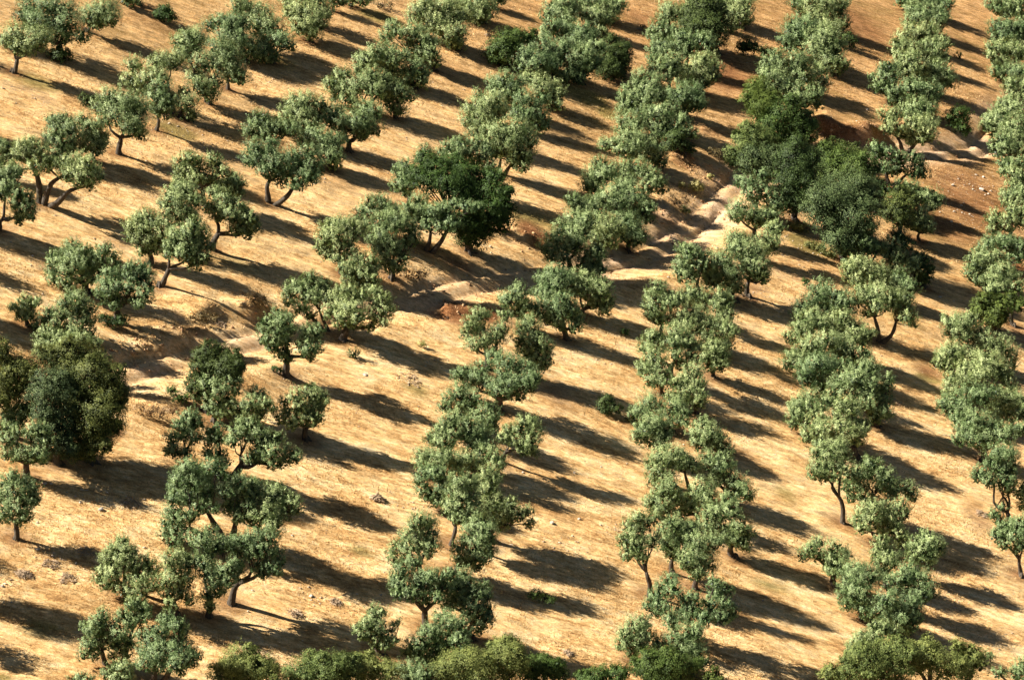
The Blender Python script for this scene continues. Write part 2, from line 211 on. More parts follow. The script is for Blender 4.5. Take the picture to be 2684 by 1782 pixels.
K10 olive 8.95 131.77|-17,35,210,71 -69,-14,182,62 -89,-7,107,53 -20,-20,129,71 48,14,176,53 27,61,230,45 -33,-17,67,45 43,-28,118,44
K11 olive 12.44 131.92|-118,30,226,71 -29,58,249,72 11,28,287,45 -165,14,150,72 -59,7,163,80 13,22,161,72 -231,21,192,54 61,-17,104,54 -247,-46,136,62 -154,-14,106,71 6,-35,110,54
KO1 oakyellow 1.10 123.75|-2,22,282,67 -41,6,240,76 35,-15,239,67 -19,-9,174,76
KO2 oakbright 3.32 125.49|-53,29,144,60 14,-34,164,60 76,-38,132,51 -102,1,117,68
KO3 oakbright 7.27 127.37|-27,0,125,52 58,-15,140,52 -78,-23,104,52 -145,-3,78,43
KO4 oakbright 10.60 128.44|-147,27,191,70 -65,-29,227,78 39,-27,244,78 141,26,195,61 -103,-35,169,70 10,-33,167,78
KO5 oakbright 13.96 131.10|-8,6,92,45 -43,1,76,36
JO1 oakyellow -12.94 117.02|1,13,200,48 64,-42,181,64 1,-44,150,64 114,-47,142,48 -69,-3,185,64 -75,-1,121,64 -170,-7,90,48
JO2 oakyellow -8.73 118.65|-72,2,167,57 -5,-31,208,56 59,-34,232,40 -133,-26,150,65 -1,-59,160,64 107,-13,180,57 60,-12,139,65 -212,-27,107,48
JO3 oakyellow -6.36 119.84|-91,-5,217,41 -43,7,223,33 -15,2,154,65 77,-33,153,65 -72,13,126,65
JO4 olive -4.05 121.41|-90,17,124,58 -9,24,154,50 -38,-5,102,66 44,-23,128,58
JO5 oakyellow -1.13 122.19|-95,12,193,67 3,6,222,75 70,30,206,58 -26,37,129,75 -142,-33,176,50 91,14,150,67
LO1 oakyellow 25.86 135.86|-59,28,365,74 -17,43,412,55 14,7,351,83 -101,6,311,83 -29,-52,265,92
LO2 oakyellow 23.56 134.90|-56,-1,326,73 6,10,274,91 -102,28,276,55 66,-11,208,82 -81,-7,215,73
LO3 oakyellow 28.25 137.21|-116,29,363,74 -48,60,374,65 -31,-43,345,92 -131,-18,283,83 69,-49,284,83
LO4 oakyellow 31.12 139.51|-102,-1,270,75 -21,34,268,57 12,-12,327,56 45,-26,273,66 -99,31,359,42 -50,-29,203,75
LO5 oakyellow 21.68 135.15|4,-2,125,55 -47,6,97,46 64,11,92,55
LR1 olive 35.03 142.14|-9,7,212,58 -36,-15,168,48 -148,-2,163,48 -223,37,266,34 19,-25,178,58
L1 olive 24.86 160.01|-232,30,513,63 -135,-19,541,84 -58,-19,513,63 -215,-14,419,84 -134,-14,448,84 -65,-54,448,63 -258,-54,387,52 -186,-7,350,63 -121,-64,379,52 -199,87,549,74 -89,41,565,73
L2 olive 27.01 162.46|-149,-41,323,85 -178,-3,234,75 -90,0,216,86 -19,-20,417,64 -22,30,313,64 49,-42,362,53 79,-89,326,85 42,18,207,75 129,-112,247,74 266,-37,248,64 292,-48,196,53 175,-68,266,53 -137,-23,141,53 -58,-131,183,53
L3 olive 27.19 158.09|23,114,273,74 -52,16,277,73 -109,31,243,73 -141,38,168,73 -68,-19,199,84 50,91,205,84 146,86,272,73 181,68,225,52 103,48,159,84 12,32,113,52 85,21,101,63 -126,-42,137,52 146,-58,119,52 182,-48,94,42 159,-36,41,42
L4 olive 23.55 149.79|-167,70,297,50 -221,-3,272,60 -262,21,214,50 -154,13,226,60 -52,1,283,70 -78,39,197,60 -30,-49,221,80 18,36,228,50 -65,-66,160,60 14,-4,136,50
L5 olive 27.08 152.34|-47,26,332,51 -54,44,245,71 5,17,229,71 -18,-45,189,71 46,-12,200,61 77,23,231,41 -80,-34,213,51 -15,-24,101,51
L6 olive 29.77 155.27|51,79,264,62 -17,20,240,62 79,-12,263,72 31,-40,204,82 111,-1,192,62 -46,-43,154,52 121,-15,256,51 69,-53,134,51 -62,23,190,52
L7 olive 24.81 146.25|-71,47,320,78 -96,18,256,88 -7,41,274,88 -117,25,186,69 -48,-46,205,98 36,24,307,68 -105,-27,115,59 -34,-14,114,59 -135,-3,144,59
L8 olive 28.49 149.45|-23,85,279,70 -75,-22,261,70 25,43,248,80 81,-10,223,80 128,-11,171,60 59,-63,180,70 -147,-8,215,70 -44,31,148,80 7,-40,143,60 85,-10,112,40
L9 olive 27.55 145.35|-136,-27,286,78 -168,-42,215,78 -60,27,200,88 26,46,240,78 59,18,181,59 -27,-58,158,88 21,-53,94,58 -272,26,173,68 -227,32,130,49 -124,-62,153,58 68,-19,146,49
L10 olive 24.41 139.16|59,6,307,56 134,40,264,56 -3,-22,327,37 -55,-55,256,65 -86,-2,174,66 22,-39,254,65 -122,-22,139,47 -31,-67,201,75
L11 olive 38.24 159.86|-153,53,339,64 -211,-9,305,63 -88,72,359,64 -37,35,403,64 -76,-20,309,74 -156,-32,261,53 -26,-20,254,53 -62,-16,214,42 -25,-5,340,63
L13 olive 39.05 168.68|-172,96,498,78 -103,117,506,89 -187,76,420,67 -74,83,414,78 -131,103,365,78 -45,62,341,67 -274,45,367,67 -305,30,334,55 -220,-2,319,66 -113,26,302,78 -59,33,243,56 -62,124,458,67 -163,-113,94,50 -85,-24,121,44 -128,-134,57,39
L14 olive 40.67 169.26|-90,32,285,56 -110,7,233,56 -72,-30,155,67 -33,3,241,78 -13,39,300,67
H4 olive 31.98 208.33|-99,3,285,92 -6,54,220,106 -108,45,173,80 50,13,265,66 -201,-146,104,79
H5 olive 35.17 208.56|-144,20,333,93 -158,27,232,93 -76,-46,248,79 45,28,205,93 -28,-85,139,79 84,-26,155,66 -111,0,146,80
H6 olive 31.33 203.46|-167,0,208,91 -48,12,199,104 64,50,167,104 -95,-22,124,91 -174,-9,142,65 31,-59,119,78 -115,55,262,78 122,-47,135,65
H7 oakdark 37.22 209.49|-282,80,418,93 -218,12,374,80 -47,-21,243,80 -41,-58,158,93 -13,-100,104,60
H7b oakgrey 29.73 209.14|-76,5,203,106 -1,30,270,119 -16,-21,118,93 46,0,185,106
H8 olive2 31.19 194.50|-166,56,406,75 -205,-13,348,75 -85,58,359,100 1,-4,413,99 -104,3,244,62 -29,-38,317,87 84,-5,340,87 176,123,329,75 212,65,285,75 229,-118,259,74 188,24,232,62 287,-35,181,37 107,-41,421,74 210,-33,399,62
H9 olive 34.59 203.61|-21,2,177,91 -83,47,199,78 53,-28,179,78 -1,-12,101,65 -101,-34,156,78 -53,28,249,52
H10 olive 26.78 194.27|-56,119,272,100 -126,-5,231,99 -213,-65,180,87 -253,-36,113,75 -62,73,169,87 -135,7,94,75 -19,71,239,75 76,46,255,87 135,-13,227,87 68,6,175,87 161,6,129,75 9,-22,128,75
H11 olive 24.50 188.25|28,78,258,85 -54,-36,242,84 94,-11,244,73 -93,-24,170,73 -166,-71,130,60 -12,-45,184,85 -114,-65,106,48
H12 olive 28.47 189.07|-151,70,315,85 -103,0,369,73 -209,32,259,73 -60,62,259,73 12,-35,287,85 74,-61,249,73 121,-53,276,48 -23,-87,226,85 59,-52,180,61 -106,35,214,85
H13 olive 25.93 184.54|-38,-34,316,95 -124,3,258,95 80,112,245,96 -192,16,235,83 151,75,213,84 -239,-28,197,71 -309,-43,172,71 -340,-162,139,71 -236,-73,126,83 194,7,191,71 285,-1,226,59 89,104,160,84 -81,81,156,72 292,8,172,60
H14 olive 25.29 180.20|-81,-26,293,105 -152,9,224,93 0,39,249,82 -176,-52,171,70 -84,5,130,93 -39,-43,102,58 53,84,235,82 140,54,266,58
H15 olive 29.44 178.35|-160,56,428,81 -82,123,421,81 -272,27,369,93 -331,48,294,93 -185,-19,368,92 -365,-4,237,69 -241,-19,252,104 -125,5,277,93 -71,-34,371,69 56,55,370,58 48,35,315,58 -5,86,229,81 -81,-79,214,92 39,30,192,70 3,-50,121,93 -46,-104,89,58 40,-98,155,58 -179,-127,213,69
H16 olive 23.03 173.15|39,97,245,79 -31,39,214,79 -71,48,171,68 51,-36,226,67 -88,-61,140,67 -26,-12,125,90 -94,-69,82,45 160,56,246,56 112,-14,210,56
H17 olive 27.21 171.63|-148,9,422,78 -95,-22,415,67 -167,122,291,79 -78,97,283,79 -323,18,285,78 -370,31,215,79 -409,-66,180,67 -297,-95,260,89 -178,-110,276,89 -43,61,239,79 3,9,277,56 16,-73,275,45 -94,-105,231,89 -204,16,124,79 -19,-7,160,67
H18 olive 40.05 196.58|-211,-24,331,101 -125,-31,340,101 -65,-17,379,63 -218,16,235,76 -51,29,229,89 -148,-90,252,88 40,-19,253,76
H19 olive 37.57 191.80|-79,40,178,87 -135,-40,138,62 -29,1,223,99 31,0,241,74 27,-9,165,74 -53,-16,108,74
H20 olive 42.19 195.88|-167,25,235,88 -103,-13,281,88 -21,-14,233,101 74,39,154,101 -85,-5,158,76 91,-56,96,63 -237,7,169,76
H21 olive 39.90 188.54|-89,147,292,110 -12,10,376,109 -176,104,249,86 -46,-52,279,97 64,-23,316,97 139,2,246,85 183,-61,196,73 -171,9,194,98 -319,-57,222,73 -278,-82,156,97 -332,-67,120,61
H22 olive 38.05 183.70|-13,49,250,96 -124,-12,202,95 -218,35,150,84 -156,8,101,84 -73,-45,142,95 45,-26,258,83 125,37,278,72 -140,-132,95,71 -252,42,145,48
H23 olive 41.89 185.23|-131,-2,251,96 -19,71,230,96 51,50,218,72 -88,21,141,96 -163,-25,102,84 22,-34,146,84 -190,40,204,72
H24 olive 38.07 177.70|-96,8,335,93 -145,46,229,93 -16,37,292,93 -192,-3,170,81 60,53,266,70 -83,-28,201,104 25,-57,221,92 129,-92,268,92 266,38,275,70 7,27,109,70
H25 olive 47.20 219.72|-271,59,211,84 -184,106,247,98 -101,-17,307,83 7,71,242,98 75,-15,246,83 -342,-56,185,70 -60,-48,173,83 41,-100,183,69
H26 olive 44.18 215.03|55,38,252,82 -42,21,236,96 -141,-29,202,96 -182,-19,109,68 -64,29,102,96 -125,-119,75,68 -15,30,148,82
H27 olive 45.45 207.13|-162,55,475,106 -76,72,448,79 -234,40,405,93 -123,46,369,106 -218,-62,357,79 -18,-35,377,79 -270,-75,330,66
H28 oakbright 43.52 204.48|-166,47,215,79 -173,22,140,79 -99,-15,131,105 -17,-15,109,79 -160,-17,294,78 -54,73,200,105 42,62,253,79 120,81,280,66 169,32,245,65 -16,-80,216,78
HS1 lowgreen 27.06 209.97|-29,13,36,47 49,-18,24,47 -71,7,49,33
HS2 lowgreen 28.24 209.37|-32,-17,31,47 24,-4,17,40
HS3 lowgreen 25.57 213.58|-31,-4,34,54 37,-10,27,54
HS4 shrubgreen 25.37 200.96|-3,0,27,32
G15 olive 4.34 190.04|30,128,408,97 125,51,439,85 -62,56,348,97 48,13,331,97 -129,40,271,97 -198,-55,221,72 -75,31,189,109 30,-65,254,84 -157,-41,156,73 -59,-146,147,72
G16 olive 7.23 196.36|-65,45,191,112 31,19,246,100 -47,6,126,100 51,-18,141,87 107,14,227,75 5,-34,90,62
G17 olive 9.44 199.01|-30,20,217,101 38,42,162,101 103,-29,123,76 -50,-35,141,88 42,-43,97,76 -118,71,222,76
G18 olive 6.56 189.71|-86,33,175,97 -5,4,216,85 -118,-1,107,73 -10,8,125,97 40,-68,103,60 -8,30,258,60 -55,-13,77,73
G19 olive 3.20 181.10|-19,20,263,93 -85,40,202,81 -113,-28,125,70 9,-43,201,81 -55,-41,121,93 75,16,246,70 15,-23,120,70
G20 olive 5.28 181.72|-37,66,265,82 34,54,250,82 -66,24,179,70 15,-28,190,81 128,47,247,70 175,-24,225,70 122,-7,166,82 219,3,121,58 163,3,91,70 189,-41,47,58 93,5,86,58
G21 olive 4.20 176.35|-36,-26,333,68 -75,-22,256,91 -165,53,223,91 -219,-46,206,68 -102,-25,159,79 -16,-44,220,68 50,-10,249,57 81,21,144,68 49,-64,112,57 -54,-49,123,57 -279,17,239,57
G22 olive 0.85 175.65|-53,9,281,79 -117,-18,226,90 -14,14,198,68 -31,-28,140,68 -162,16,211,56
G23 olive -1.66 166.58|-101,27,403,64 -150,0,340,64 -84,68,275,76 -168,38,245,54 -97,-59,205,75 -34,-46,228,64 49,18,245,86 46,-25,146,54 -49,95,382,54 102,77,400,54 88,11,320,64
G24 olive 1.94 167.78|-71,71,387,76 -123,75,347,54 -22,67,311,65 -129,0,293,65 -61,19,245,76 14,-34,270,76 -113,13,220,65 61,12,222,65 76,-16,164,54 0,-59,174,65 -66,-5,172,65 37,-73,112,54 -40,-74,119,54 56,-72,148,54
G25 olive -0.75 160.63|-30,156,321,74 57,27,331,83 131,100,287,84 205,45,291,63 250,-53,276,62 201,-86,240,73 42,-19,247,83 117,-37,226,83 49,-62,163,83 144,50,104,73 -15,-13,162,73 235,34,162,42 -81,13,192,73 -157,42,220,73 -232,68,227,63 -292,-13,242,52 -216,42,159,63 -109,46,290,63
GS1 shrubdark 7.73 165.87|-40,16,101,49 -47,12,44,60 28,-19,51,41 -57,-22,34,43
GS2 shrubgreen 8.91 180.43|-2,0,19,29
G26 olive -0.41 152.57|192,72,268,70 144,0,250,60 226,40,218,70 75,18,227,50 130,0,162,70 220,-34,173,70 39,-18,185,50 174,-58,125,60 225,-7,96,50
F26b olive -2.80 155.93|-57,6,268,71 -125,16,205,61 -2,11,205,81 58,-7,238,61 -152,-6,156,51 -59,7,136,61 43,-6,138,61
F27 olive -1.19 154.57|-17,45,254,61 37,24,212,51 -1,-18,194,61 -73,7,200,61 -27,-24,129,61 32,-21,143,51
F28 olive -3.64 150.24|40,84,279,79 -26,5,285,59 -52,7,218,69 28,-12,222,69 -109,25,153,59 101,22,288,49 -36,-55,160,79 -148,-12,176,39
F29 olive -1.85 150.71|-26,-8,270,79 -72,-11,214,69 26,26,206,79 -19,-26,160,79 79,-26,179,59
J1 olive -4.48 147.33|-87,20,144,68 -102,-8,102,58 -7,-11,142,68 60,-5,155,68 44,-41,127,58
J2 olive -1.76 148.47|-136,-8,142,78 -141,-37,91,68 -68,-35,180,58 -8,23,118,59 66,71,167,79 126,12,175,59 149,-14,135,49 32,12,115,49
J3 olive -3.19 143.39|-179,69,237,57 -211,-2,213,57 -110,7,258,57 -179,-22,152,57 -119,-29,118,57 -65,-15,158,66 -63,49,223,57 -69,-59,94,47 -147,-46,114,47
J4 olive -2.92 139.45|35,22,420,74 90,46,413,55 2,27,344,65 77,23,342,74 -11,-15,291,65 47,-27,261,74 -26,-31,247,46 15,-68,206,46 117,18,286,65 122,-46,244,55 70,-80,215,46
J5 olive -0.59 141.42|-29,87,412,66 12,55,389,47 -55,79,383,47 -31,2,347,56 -9,50,266,75 -41,-22,214,75 33,-46,250,75 90,-1,214,75 19,-38,163,75 77,-37,147,66 130,-78,201,56 135,-57,273,47 61,-19,86,38 -55,-68,172,56 241,-12,210,42 251,-50,146,42 186,-82,217,47
J6 olive -2.84 136.10|177,59,293,73 115,32,270,64 216,5,270,63 84,-9,217,54 166,-11,204,73 231,6,181,55 42,-39,167,45 135,-43,136,73 209,-50,125,54 36,-8,92,36 157,-11,52,46 83,-9,76,55 242,-13,150,36
J7 olive -4.55 134.63|-29,12,359,63 23,82,321,54 -70,-13,328,45 -53,65,244,72 29,44,260,63 -112,14,234,54 -11,14,192,72 62,-16,212,54 -163,-4,188,45 -87,-78,199,63 -196,-9,139,36 -163,-85,118,45 39,-43,163,36 -103,-39,110,45
J8 olive -3.85 128.53|-109,107,378,52 -163,16,360,60 -205,39,307,43 -166,-4,284,69 -177,-84,255,43 -100,-61,250,52 -39,25,298,69 4,-30,366,52 -52,16,234,61 16,19,248,52 -14,-12,194,39 73,-20,357,52 85,-10,286,52 56,-89,257,39 114,-12,376,43
J9 olive -1.09 128.80|-85,56,372,61 -116,22,329,69 -38,6,343,52 -138,43,240,70 -59,2,266,69 17,-23,313,52 48,83,302,44 61,39,267,43 -160,6,198,52 5,-31,229,69 76,-16,199,52 45,-58,150,61 88,-62,165,35 32,-65,94,43 -45,-39,200,61
J10 olive -3.02 124.12|11,130,293,51 75,53,281,67 132,58,302,42 -9,40,272,59 -39,-2,253,59 137,33,249,51 -93,-44,214,59 -152,-17,168,50 -19,30,163,76 64,23,201,67 124,-42,230,50 153,-61,186,42 -175,-22,131,34 -57,26,86,68 27,19,106,51 6,-43,80,42 -123,-41,135,50 -91,14,260,34
J11 olivekink -5.85 123.57|-98,40,314,42 -78,26,276,50 -46,17,321,33 -123,-30,264,50 -175,12,220,42 -57,9,221,59 -97,5,183,59 -153,-36,199,42 -12,-8,177,50 32,-32,174,33 -68,-31,148,42 -15,-68,152,29 18,26,209,25 47,50,255,21 24,20,250,21
I1 olive -27.89 126.47|-20,22,377,50 -68,50,315,59 20,72,322,51 77,43,320,42 104,36,307,34 -77,11,258,59 7,-23,289,76 75,10,261,59 114,-13,256,34 -32,-40,202,67 48,-60,216,67 -56,-48,157,50 28,-47,135,50 76,-74,170,42
I2 olive3 -16.30 131.18|-229,27,483,70 -272,32,420,70 -177,156,422,61 -78,0,516,61 -47,108,433,44 -188,-5,405,70 -303,134,306,62 -238,54,289,61 -299,-68,330,52 -129,144,315,70 -136,79,267,61 -71,-75,284,43 -318,-46,233,61 -337,-88,173,52 -265,-106,206,61 -342,-104,114,52 -265,-89,113,70 -277,-179,87,52 -210,-124,248,52 -145,-102,299,43 69,34,398,70 1,23,350,61 39,88,257,70 119,66,330,61 152,67,400,44 0,58,229,44 92,26,222,61 149,-27,298,44
I3 olive -14.45 131.48|-107,-45,254,52 -28,-48,280,52 54,-85,313,70 114,-66,261,52 106,-135,235,61 -9,20,213,53 -40,6,456,44 -15,31,380,70 62,121,375,53 108,106,395,44 85,10,359,70 155,90,348,53 206,29,350,52 225,21,307,44 165,17,276,61
I4 olive -15.17 125.46|127,-2,426,59 70,-5,405,59 210,4,430,50 175,-28,368,67 246,12,345,42 113,6,328,59 277,-25,300,42 158,0,251,51 230,-45,269,50 185,-83,247,42 259,-73,257,38 -1,32,363,59 39,59,326,67 23,3,249,51 25,-71,210,50
I5 olive -16.22 123.63|-41,42,447,66 -96,80,444,50 23,62,425,58 -18,110,482,42 53,90,405,50 -26,69,363,50 -32,-1,313,66 -92,13,329,50 4,-9,264,66 52,3,271,50 32,-88,231,58 104,-20,305,58 109,-48,245,50 2,-99,170,41 15,-58,86,42 59,-32,178,42
I6 olive -20.83 123.08|-39,59,336,41 -73,18,307,50 -12,3,310,50 -95,8,246,58 -17,-10,252,66 -126,-1,175,50 -156,-16,125,41 -64,-69,185,58 -106,-61,114,41 -70,-31,93,41 13,52,270,41
I7 olive -17.88 122.65|-197,84,285,58 -243,16,295,50 -155,89,230,50 -267,17,220,50 -194,-28,238,66 -290,-42,173,49 -219,-73,176,58 -132,-53,209,49 -270,-57,109,33 -33,-16,372,58 -53,18,291,50 -10,-47,262,66 -64,-69,250,49 36,29,310,58 36,36,225,58 -48,-54,161,49 9,3,165,58 67,-52,142,49 -19,-135,140,41 10,84,346,41
I8 olive2 -20.51 116.27|130,103,335,40 101,40,355,32 160,63,322,40 70,36,302,39 125,44,275,47 176,17,293,32 97,22,258,47 -53,17,293,47 -74,-38,275,47 -140,20,214,40 -86,-55,230,47 -49,1,204,47 16,33,237,47 52,-34,212,55 -108,-65,154,47 -85,28,117,56 -133,-57,95,39 -77,-62,93,32 16,-10,153,47 59,-27,121,47 84,-30,80,40 107,-29,161,39 19,-19,79,32
I9 olive2 -18.17 115.37|77,50,377,47 63,44,327,47 139,7,369,47 1,93,279,55 -48,51,271,47 159,35,313,39 6,13,250,63 68,70,226,63 140,63,244,55 -33,15,194,55 49,-55,219,63 116,-29,219,63 181,7,214,63 239,-8,209,39 220,-41,181,39 159,-101,199,55 -7,-93,182,55 -61,-45,143,31 62,-79,162,47 172,-82,137,31
I10 olive -19.50 113.27|-36,18,198,39 21,2,202,46 -66,11,155,39 41,-24,165,39 -12,-27,154,46
I11 olive -21.37 112.46|-10,11,141,31 -46,-3,129,23 33,-13,132,38
A11 olive -37.46 164.49|24,69,387,73 91,98,383,73 130,115,403,42 83,-7,315,73 34,-27,263,63 171,-29,274,63 210,31,226,63 144,-50,212,63 214,-39,182,73 264,-26,159,31 171,-34,122,63 253,-72,129,42 159,-29,76,42
A11b olive -39.20 173.03|-5,32,229,55 40,24,190,66 80,-11,146,44 17,-24,122,55 -63,-4,201,76
A12 olive3 -35.52 170.64|-147,34,413,65 -109,163,402,65 -175,11,351,54 -110,63,340,87 -39,86,373,65 11,1,333,65 -29,-115,297,64 41,15,275,54 -214,-8,275,43 191,21,318,65 250,106,309,76 352,-84,349,64 229,-61,255,75 328,-69,253,86 387,16,266,54 435,-64,248,43 177,-73,255,43 363,-26,176,54 283,-62,192,48
A13 olive -35.10 178.98|-148,61,300,68 -64,91,310,68 -89,48,238,90 -148,2,188,68 -7,35,271,68 15,39,190,79 -62,-31,157,79 24,-9,122,56 -173,17,124,56 -89,-66,71,68 -43,-11,94,56 -53,-186,38,50
A14 olive -33.64 180.89|-103,54,285,68 -2,5,270,68 -62,18,203,80 42,15,200,68 2,-17,147,91 72,-20,129,57 -65,-20,108,68 37,-80,85,57
A15 olive -24.66 179.35|-120,-10,373,68 -195,48,304,68 -70,43,338,57 -93,54,262,80 -179,20,242,68 -28,2,246,57 -63,-69,218,68 -200,14,195,45 67,32,375,57 26,88,308,45 100,45,314,57 70,31,245,57 154,-8,275,57 40,7,203,57
A16 olive -22.76 180.58|11,47,214,57 -31,20,195,57 62,14,180,57 22,-18,151,69 69,-24,120,46 -85,0,173,57
A17 olive -25.08 170.98|-34,100,435,76 -104,66,384,65 26,72,391,87 -47,-17,356,87 -133,-25,341,54 95,-25,380,54 21,-34,310,76 -94,-60,286,65 -21,-33,238,76 75,-21,241,54
A18 olive -23.14 172.42|18,86,390,66 102,29,402,55 -30,47,306,66 76,-4,330,77 151,89,330,55 219,-12,343,44 45,-11,261,66 150,-60,284,76 233,60,287,55 303,-55,270,55 208,9,232,77 309,8,182,66 197,-61,173,66 278,-4,138,66
E2 olive -26.83 166.79|-101,88,307,64 -122,23,259,75 -154,27,188,53 -41,-10,264,64 44,52,295,75 123,24,299,53 109,-14,243,64 -77,21,162,75 -1,14,170,85 34,2,109,53 -50,-11,96,53 -47,85,335,64
E3 olive -25.68 163.91|250,33,467,63 216,-11,413,73 291,51,398,63 126,27,383,63 104,43,299,74 204,10,317,84 292,53,320,74 347,35,308,42 78,-53,262,52 185,-67,264,73 255,26,238,74 340,-49,247,52 279,-55,189,58 124,-27,378,52 73,-28,309,42
E4 olive -29.88 159.29|-134,103,302,62 -192,134,234,62 -247,50,247,51 -267,-4,209,41 -188,11,210,72 -94,3,263,71 -34,-44,229,71 -116,-91,195,81 -251,20,138,61 -234,-64,102,51 -24,-44,326,51 -19,42,147,62 -41,-54,124,71 -139,-80,93,61 -112,-109,62,41 31,100,251,62 112,-8,335,51 72,103,210,72 23,34,185,51 166,35,282,41 195,-12,235,41 69,69,145,41 23,-17,105,41
E5 olive -27.53 156.26|-38,54,326,60 -70,13,274,60 15,102,293,51 -98,3,211,50 -15,-70,254,70 50,-40,269,60 -69,9,158,50 11,13,152,61 15,-120,156,35 153,117,373,61 105,48,339,60 201,74,337,60 162,6,304,70 236,-11,284,50 121,-45,266,50 217,-76,241,60 136,-4,178,60 195,-119,180,45 252,-39,188,30 93,-7,410,40
ES1 shrubdark -27.33 155.46|-88,-16,74,30 -52,5,37,45 0,-3,44,45 54,-23,66,38
E6 olive -32.62 151.88|-28,42,161,49 -69,2,120,49 -8,38,112,59 49,5,159,39 -36,-16,76,49 8,8,61,49 -103,-21,125,29 58,56,173,20
E7 olive -29.81 152.16|-22,108,254,49 61,-12,281,59 -23,-34,251,59 72,31,204,69 129,47,192,49 3,86,148,69 -66,81,134,69 134,19,119,49 84,-26,131,69 -135,-17,154,59 -188,2,101,59 -226,-56,88,39 -77,-58,110,59 137,-44,58,49 -21,4,60,49
E8 olive -29.50 148.13|-105,90,227,58 -134,39,203,58 -41,58,223,48 -8,-11,189,58 -79,6,168,67 -146,4,153,48 68,92,250,48 80,-66,247,57 150,-81,248,57 169,-30,210,38 231,-50,222,38 262,-63,177,29 45,-81,189,57 96,50,133,48
EO1 oakbrown -25.63 137.38|-140,150,643,81 -233,159,594,90 -317,131,618,72 -49,145,613,81 31,155,586,63 -134,119,539,99 26,-8,581,90 113,5,553,72 -213,153,501,91 149,-40,486,72 59,61,430,99 -47,140,421,100 163,-14,381,63 109,-114,387,98 -13,62,327,100 50,-128,292,98 119,34,251,72 -48,-39,268,90 2,-110,193,90 71,4,171,72 -98,-64,400,90 104,-173,179,72 33,-177,136,81 -54,-97,86,72 144,-2,218,54
EO2 oakbrown -30.73 137.47|-41,41,553,54 -60,40,485,72 -20,64,431,72 -16,-39,384,81 45,-30,424,72 80,18,446,72 128,4,417,63 8,-29,285,90 -28,-108,256,72 71,-26,327,72
EO3 oakteal -27.35 135.98|-82,94,499,72 -147,103,462,63 -12,60,489,71 51,103,457,63 -60,33,419,89 33,57,407,72 -159,76,384,72 75,71,443,45 -8,39,314,90 -82,-36,339,80 45,1,256,72 -2,-77,256,80 -90,2,216,72 70,-37,187,54 20,-101,151,71 -64,-40,139,63 83,-146,136,62
EO4 olive -30.12 136.73|56,40,232,54 -12,19,196,63 -57,19,173,54 81,4,209,45 18,2,157,63 -63,-37,147,54 3,-50,128,54
E9 olive -28.77 133.38|-138,31,264,53 -98,-31,236,53 49,26,300,53 93,27,293,53 12,74,229,53 93,25,236,53 145,-13,247,35 -39,-18,292,35 -99,-31,150,62 -31,-56,166,53 23,-22,146,70 100,-53,165,53 114,-36,120,35
E10 oakdark -20.01 147.75|23,45,405,58 -23,106,337,58 98,67,381,58 172,20,363,58 -28,16,298,58 57,29,320,77 152,-34,320,77 219,46,295,39 205,15,254,48 -65,15,234,48 15,-8,238,67 -84,-46,173,48 -24,-59,183,67 89,14,266,58 -38,-84,109,48
E11 olive -19.26 146.62|39,89,263,58 -28,25,242,67 113,38,278,48 162,32,284,29 54,-10,220,77 134,38,218,48 -37,30,157,58 38,-19,130,57 -19,-20,95,48 104,-16,154,48 13,-36,73,38
F1 olive -16.34 146.35|-38,92,251,58 23,72,243,48 -39,-43,222,67 18,50,158,58 -86,38,155,58 56,-49,252,48 -140,3,186,57 -200,29,139,58 -238,-50,148,38 88,22,185,38 -4,2,124,58 -119,3,115,48
F2 olive -13.17 147.64|-155,1,260,39 -76,-24,307,58 3,39,330,58 44,33,304,58 88,80,278,39 -53,-43,244,58 17,42,215,77 83,55,225,48 127,-22,291,24 4,-2,158,77 77,-65,189,48 -68,-54,164,58 -147,41,182,48 -166,-45,163,58 51,-68,137,29 -90,-110,143,48
E12 olive -20.07 139.91|25,39,326,46 -22,50,298,46 37,26,282,55 -48,42,249,46 8,40,224,55 -37,36,183,55 -89,-41,191,46 69,59,261,37 51,8,181,55 -56,-70,106,55 14,-43,99,51 -106,-41,100,46
E13 olive -17.13 139.74|114,2,388,55 176,-41,351,46 56,31,362,46 34,-7,326,55 95,20,310,64 210,74,266,55 284,-19,310,46 11,-35,276,55 155,1,262,64 175,7,171,74 277,-91,240,64 348,28,185,65 403,-60,197,46 320,-41,152,51 256,-52,153,55 418,-33,217,28 132,-97,192,46
E14 olive -17.92 139.86|-31,43,291,46 -79,59,260,46 -11,41,233,55 -73,22,216,46 -1,-15,147,55 43,-61,110,46 -66,-13,141,46
F4 olive -15.50 155.62|-77,138,387,51 -111,0,380,50 -161,-3,367,40 -28,-33,398,60 6,129,364,41 -54,-44,336,70 -153,33,290,61 13,88,293,51 -157,-7,240,50 -81,-54,252,60 -16,5,235,60 -101,-40,192,40 -15,13,157,56 12,-32,121,40 152,1,335,50 214,-12,334,50 133,17,274,60 202,34,251,50 167,-103,235,70 221,-36,214,40 172,-26,142,40 92,44,207,51 -38,-44,144,40 128,-104,200,40
FS1 shrubdark -16.16 155.31|-10,-5,18,20 20,-4,17,20
F5 olive2 -13.46 165.66|-146,2,402,53 -182,73,319,53 -252,26,318,64 -312,0,289,43 -110,-7,318,64 -192,-17,270,74 -291,23,215,64 -114,-43,251,64 -208,-42,176,64 -142,-47,137,53 -303,-60,209,32 -52,34,364,43 -37,15,316,53 -66,-2,274,64
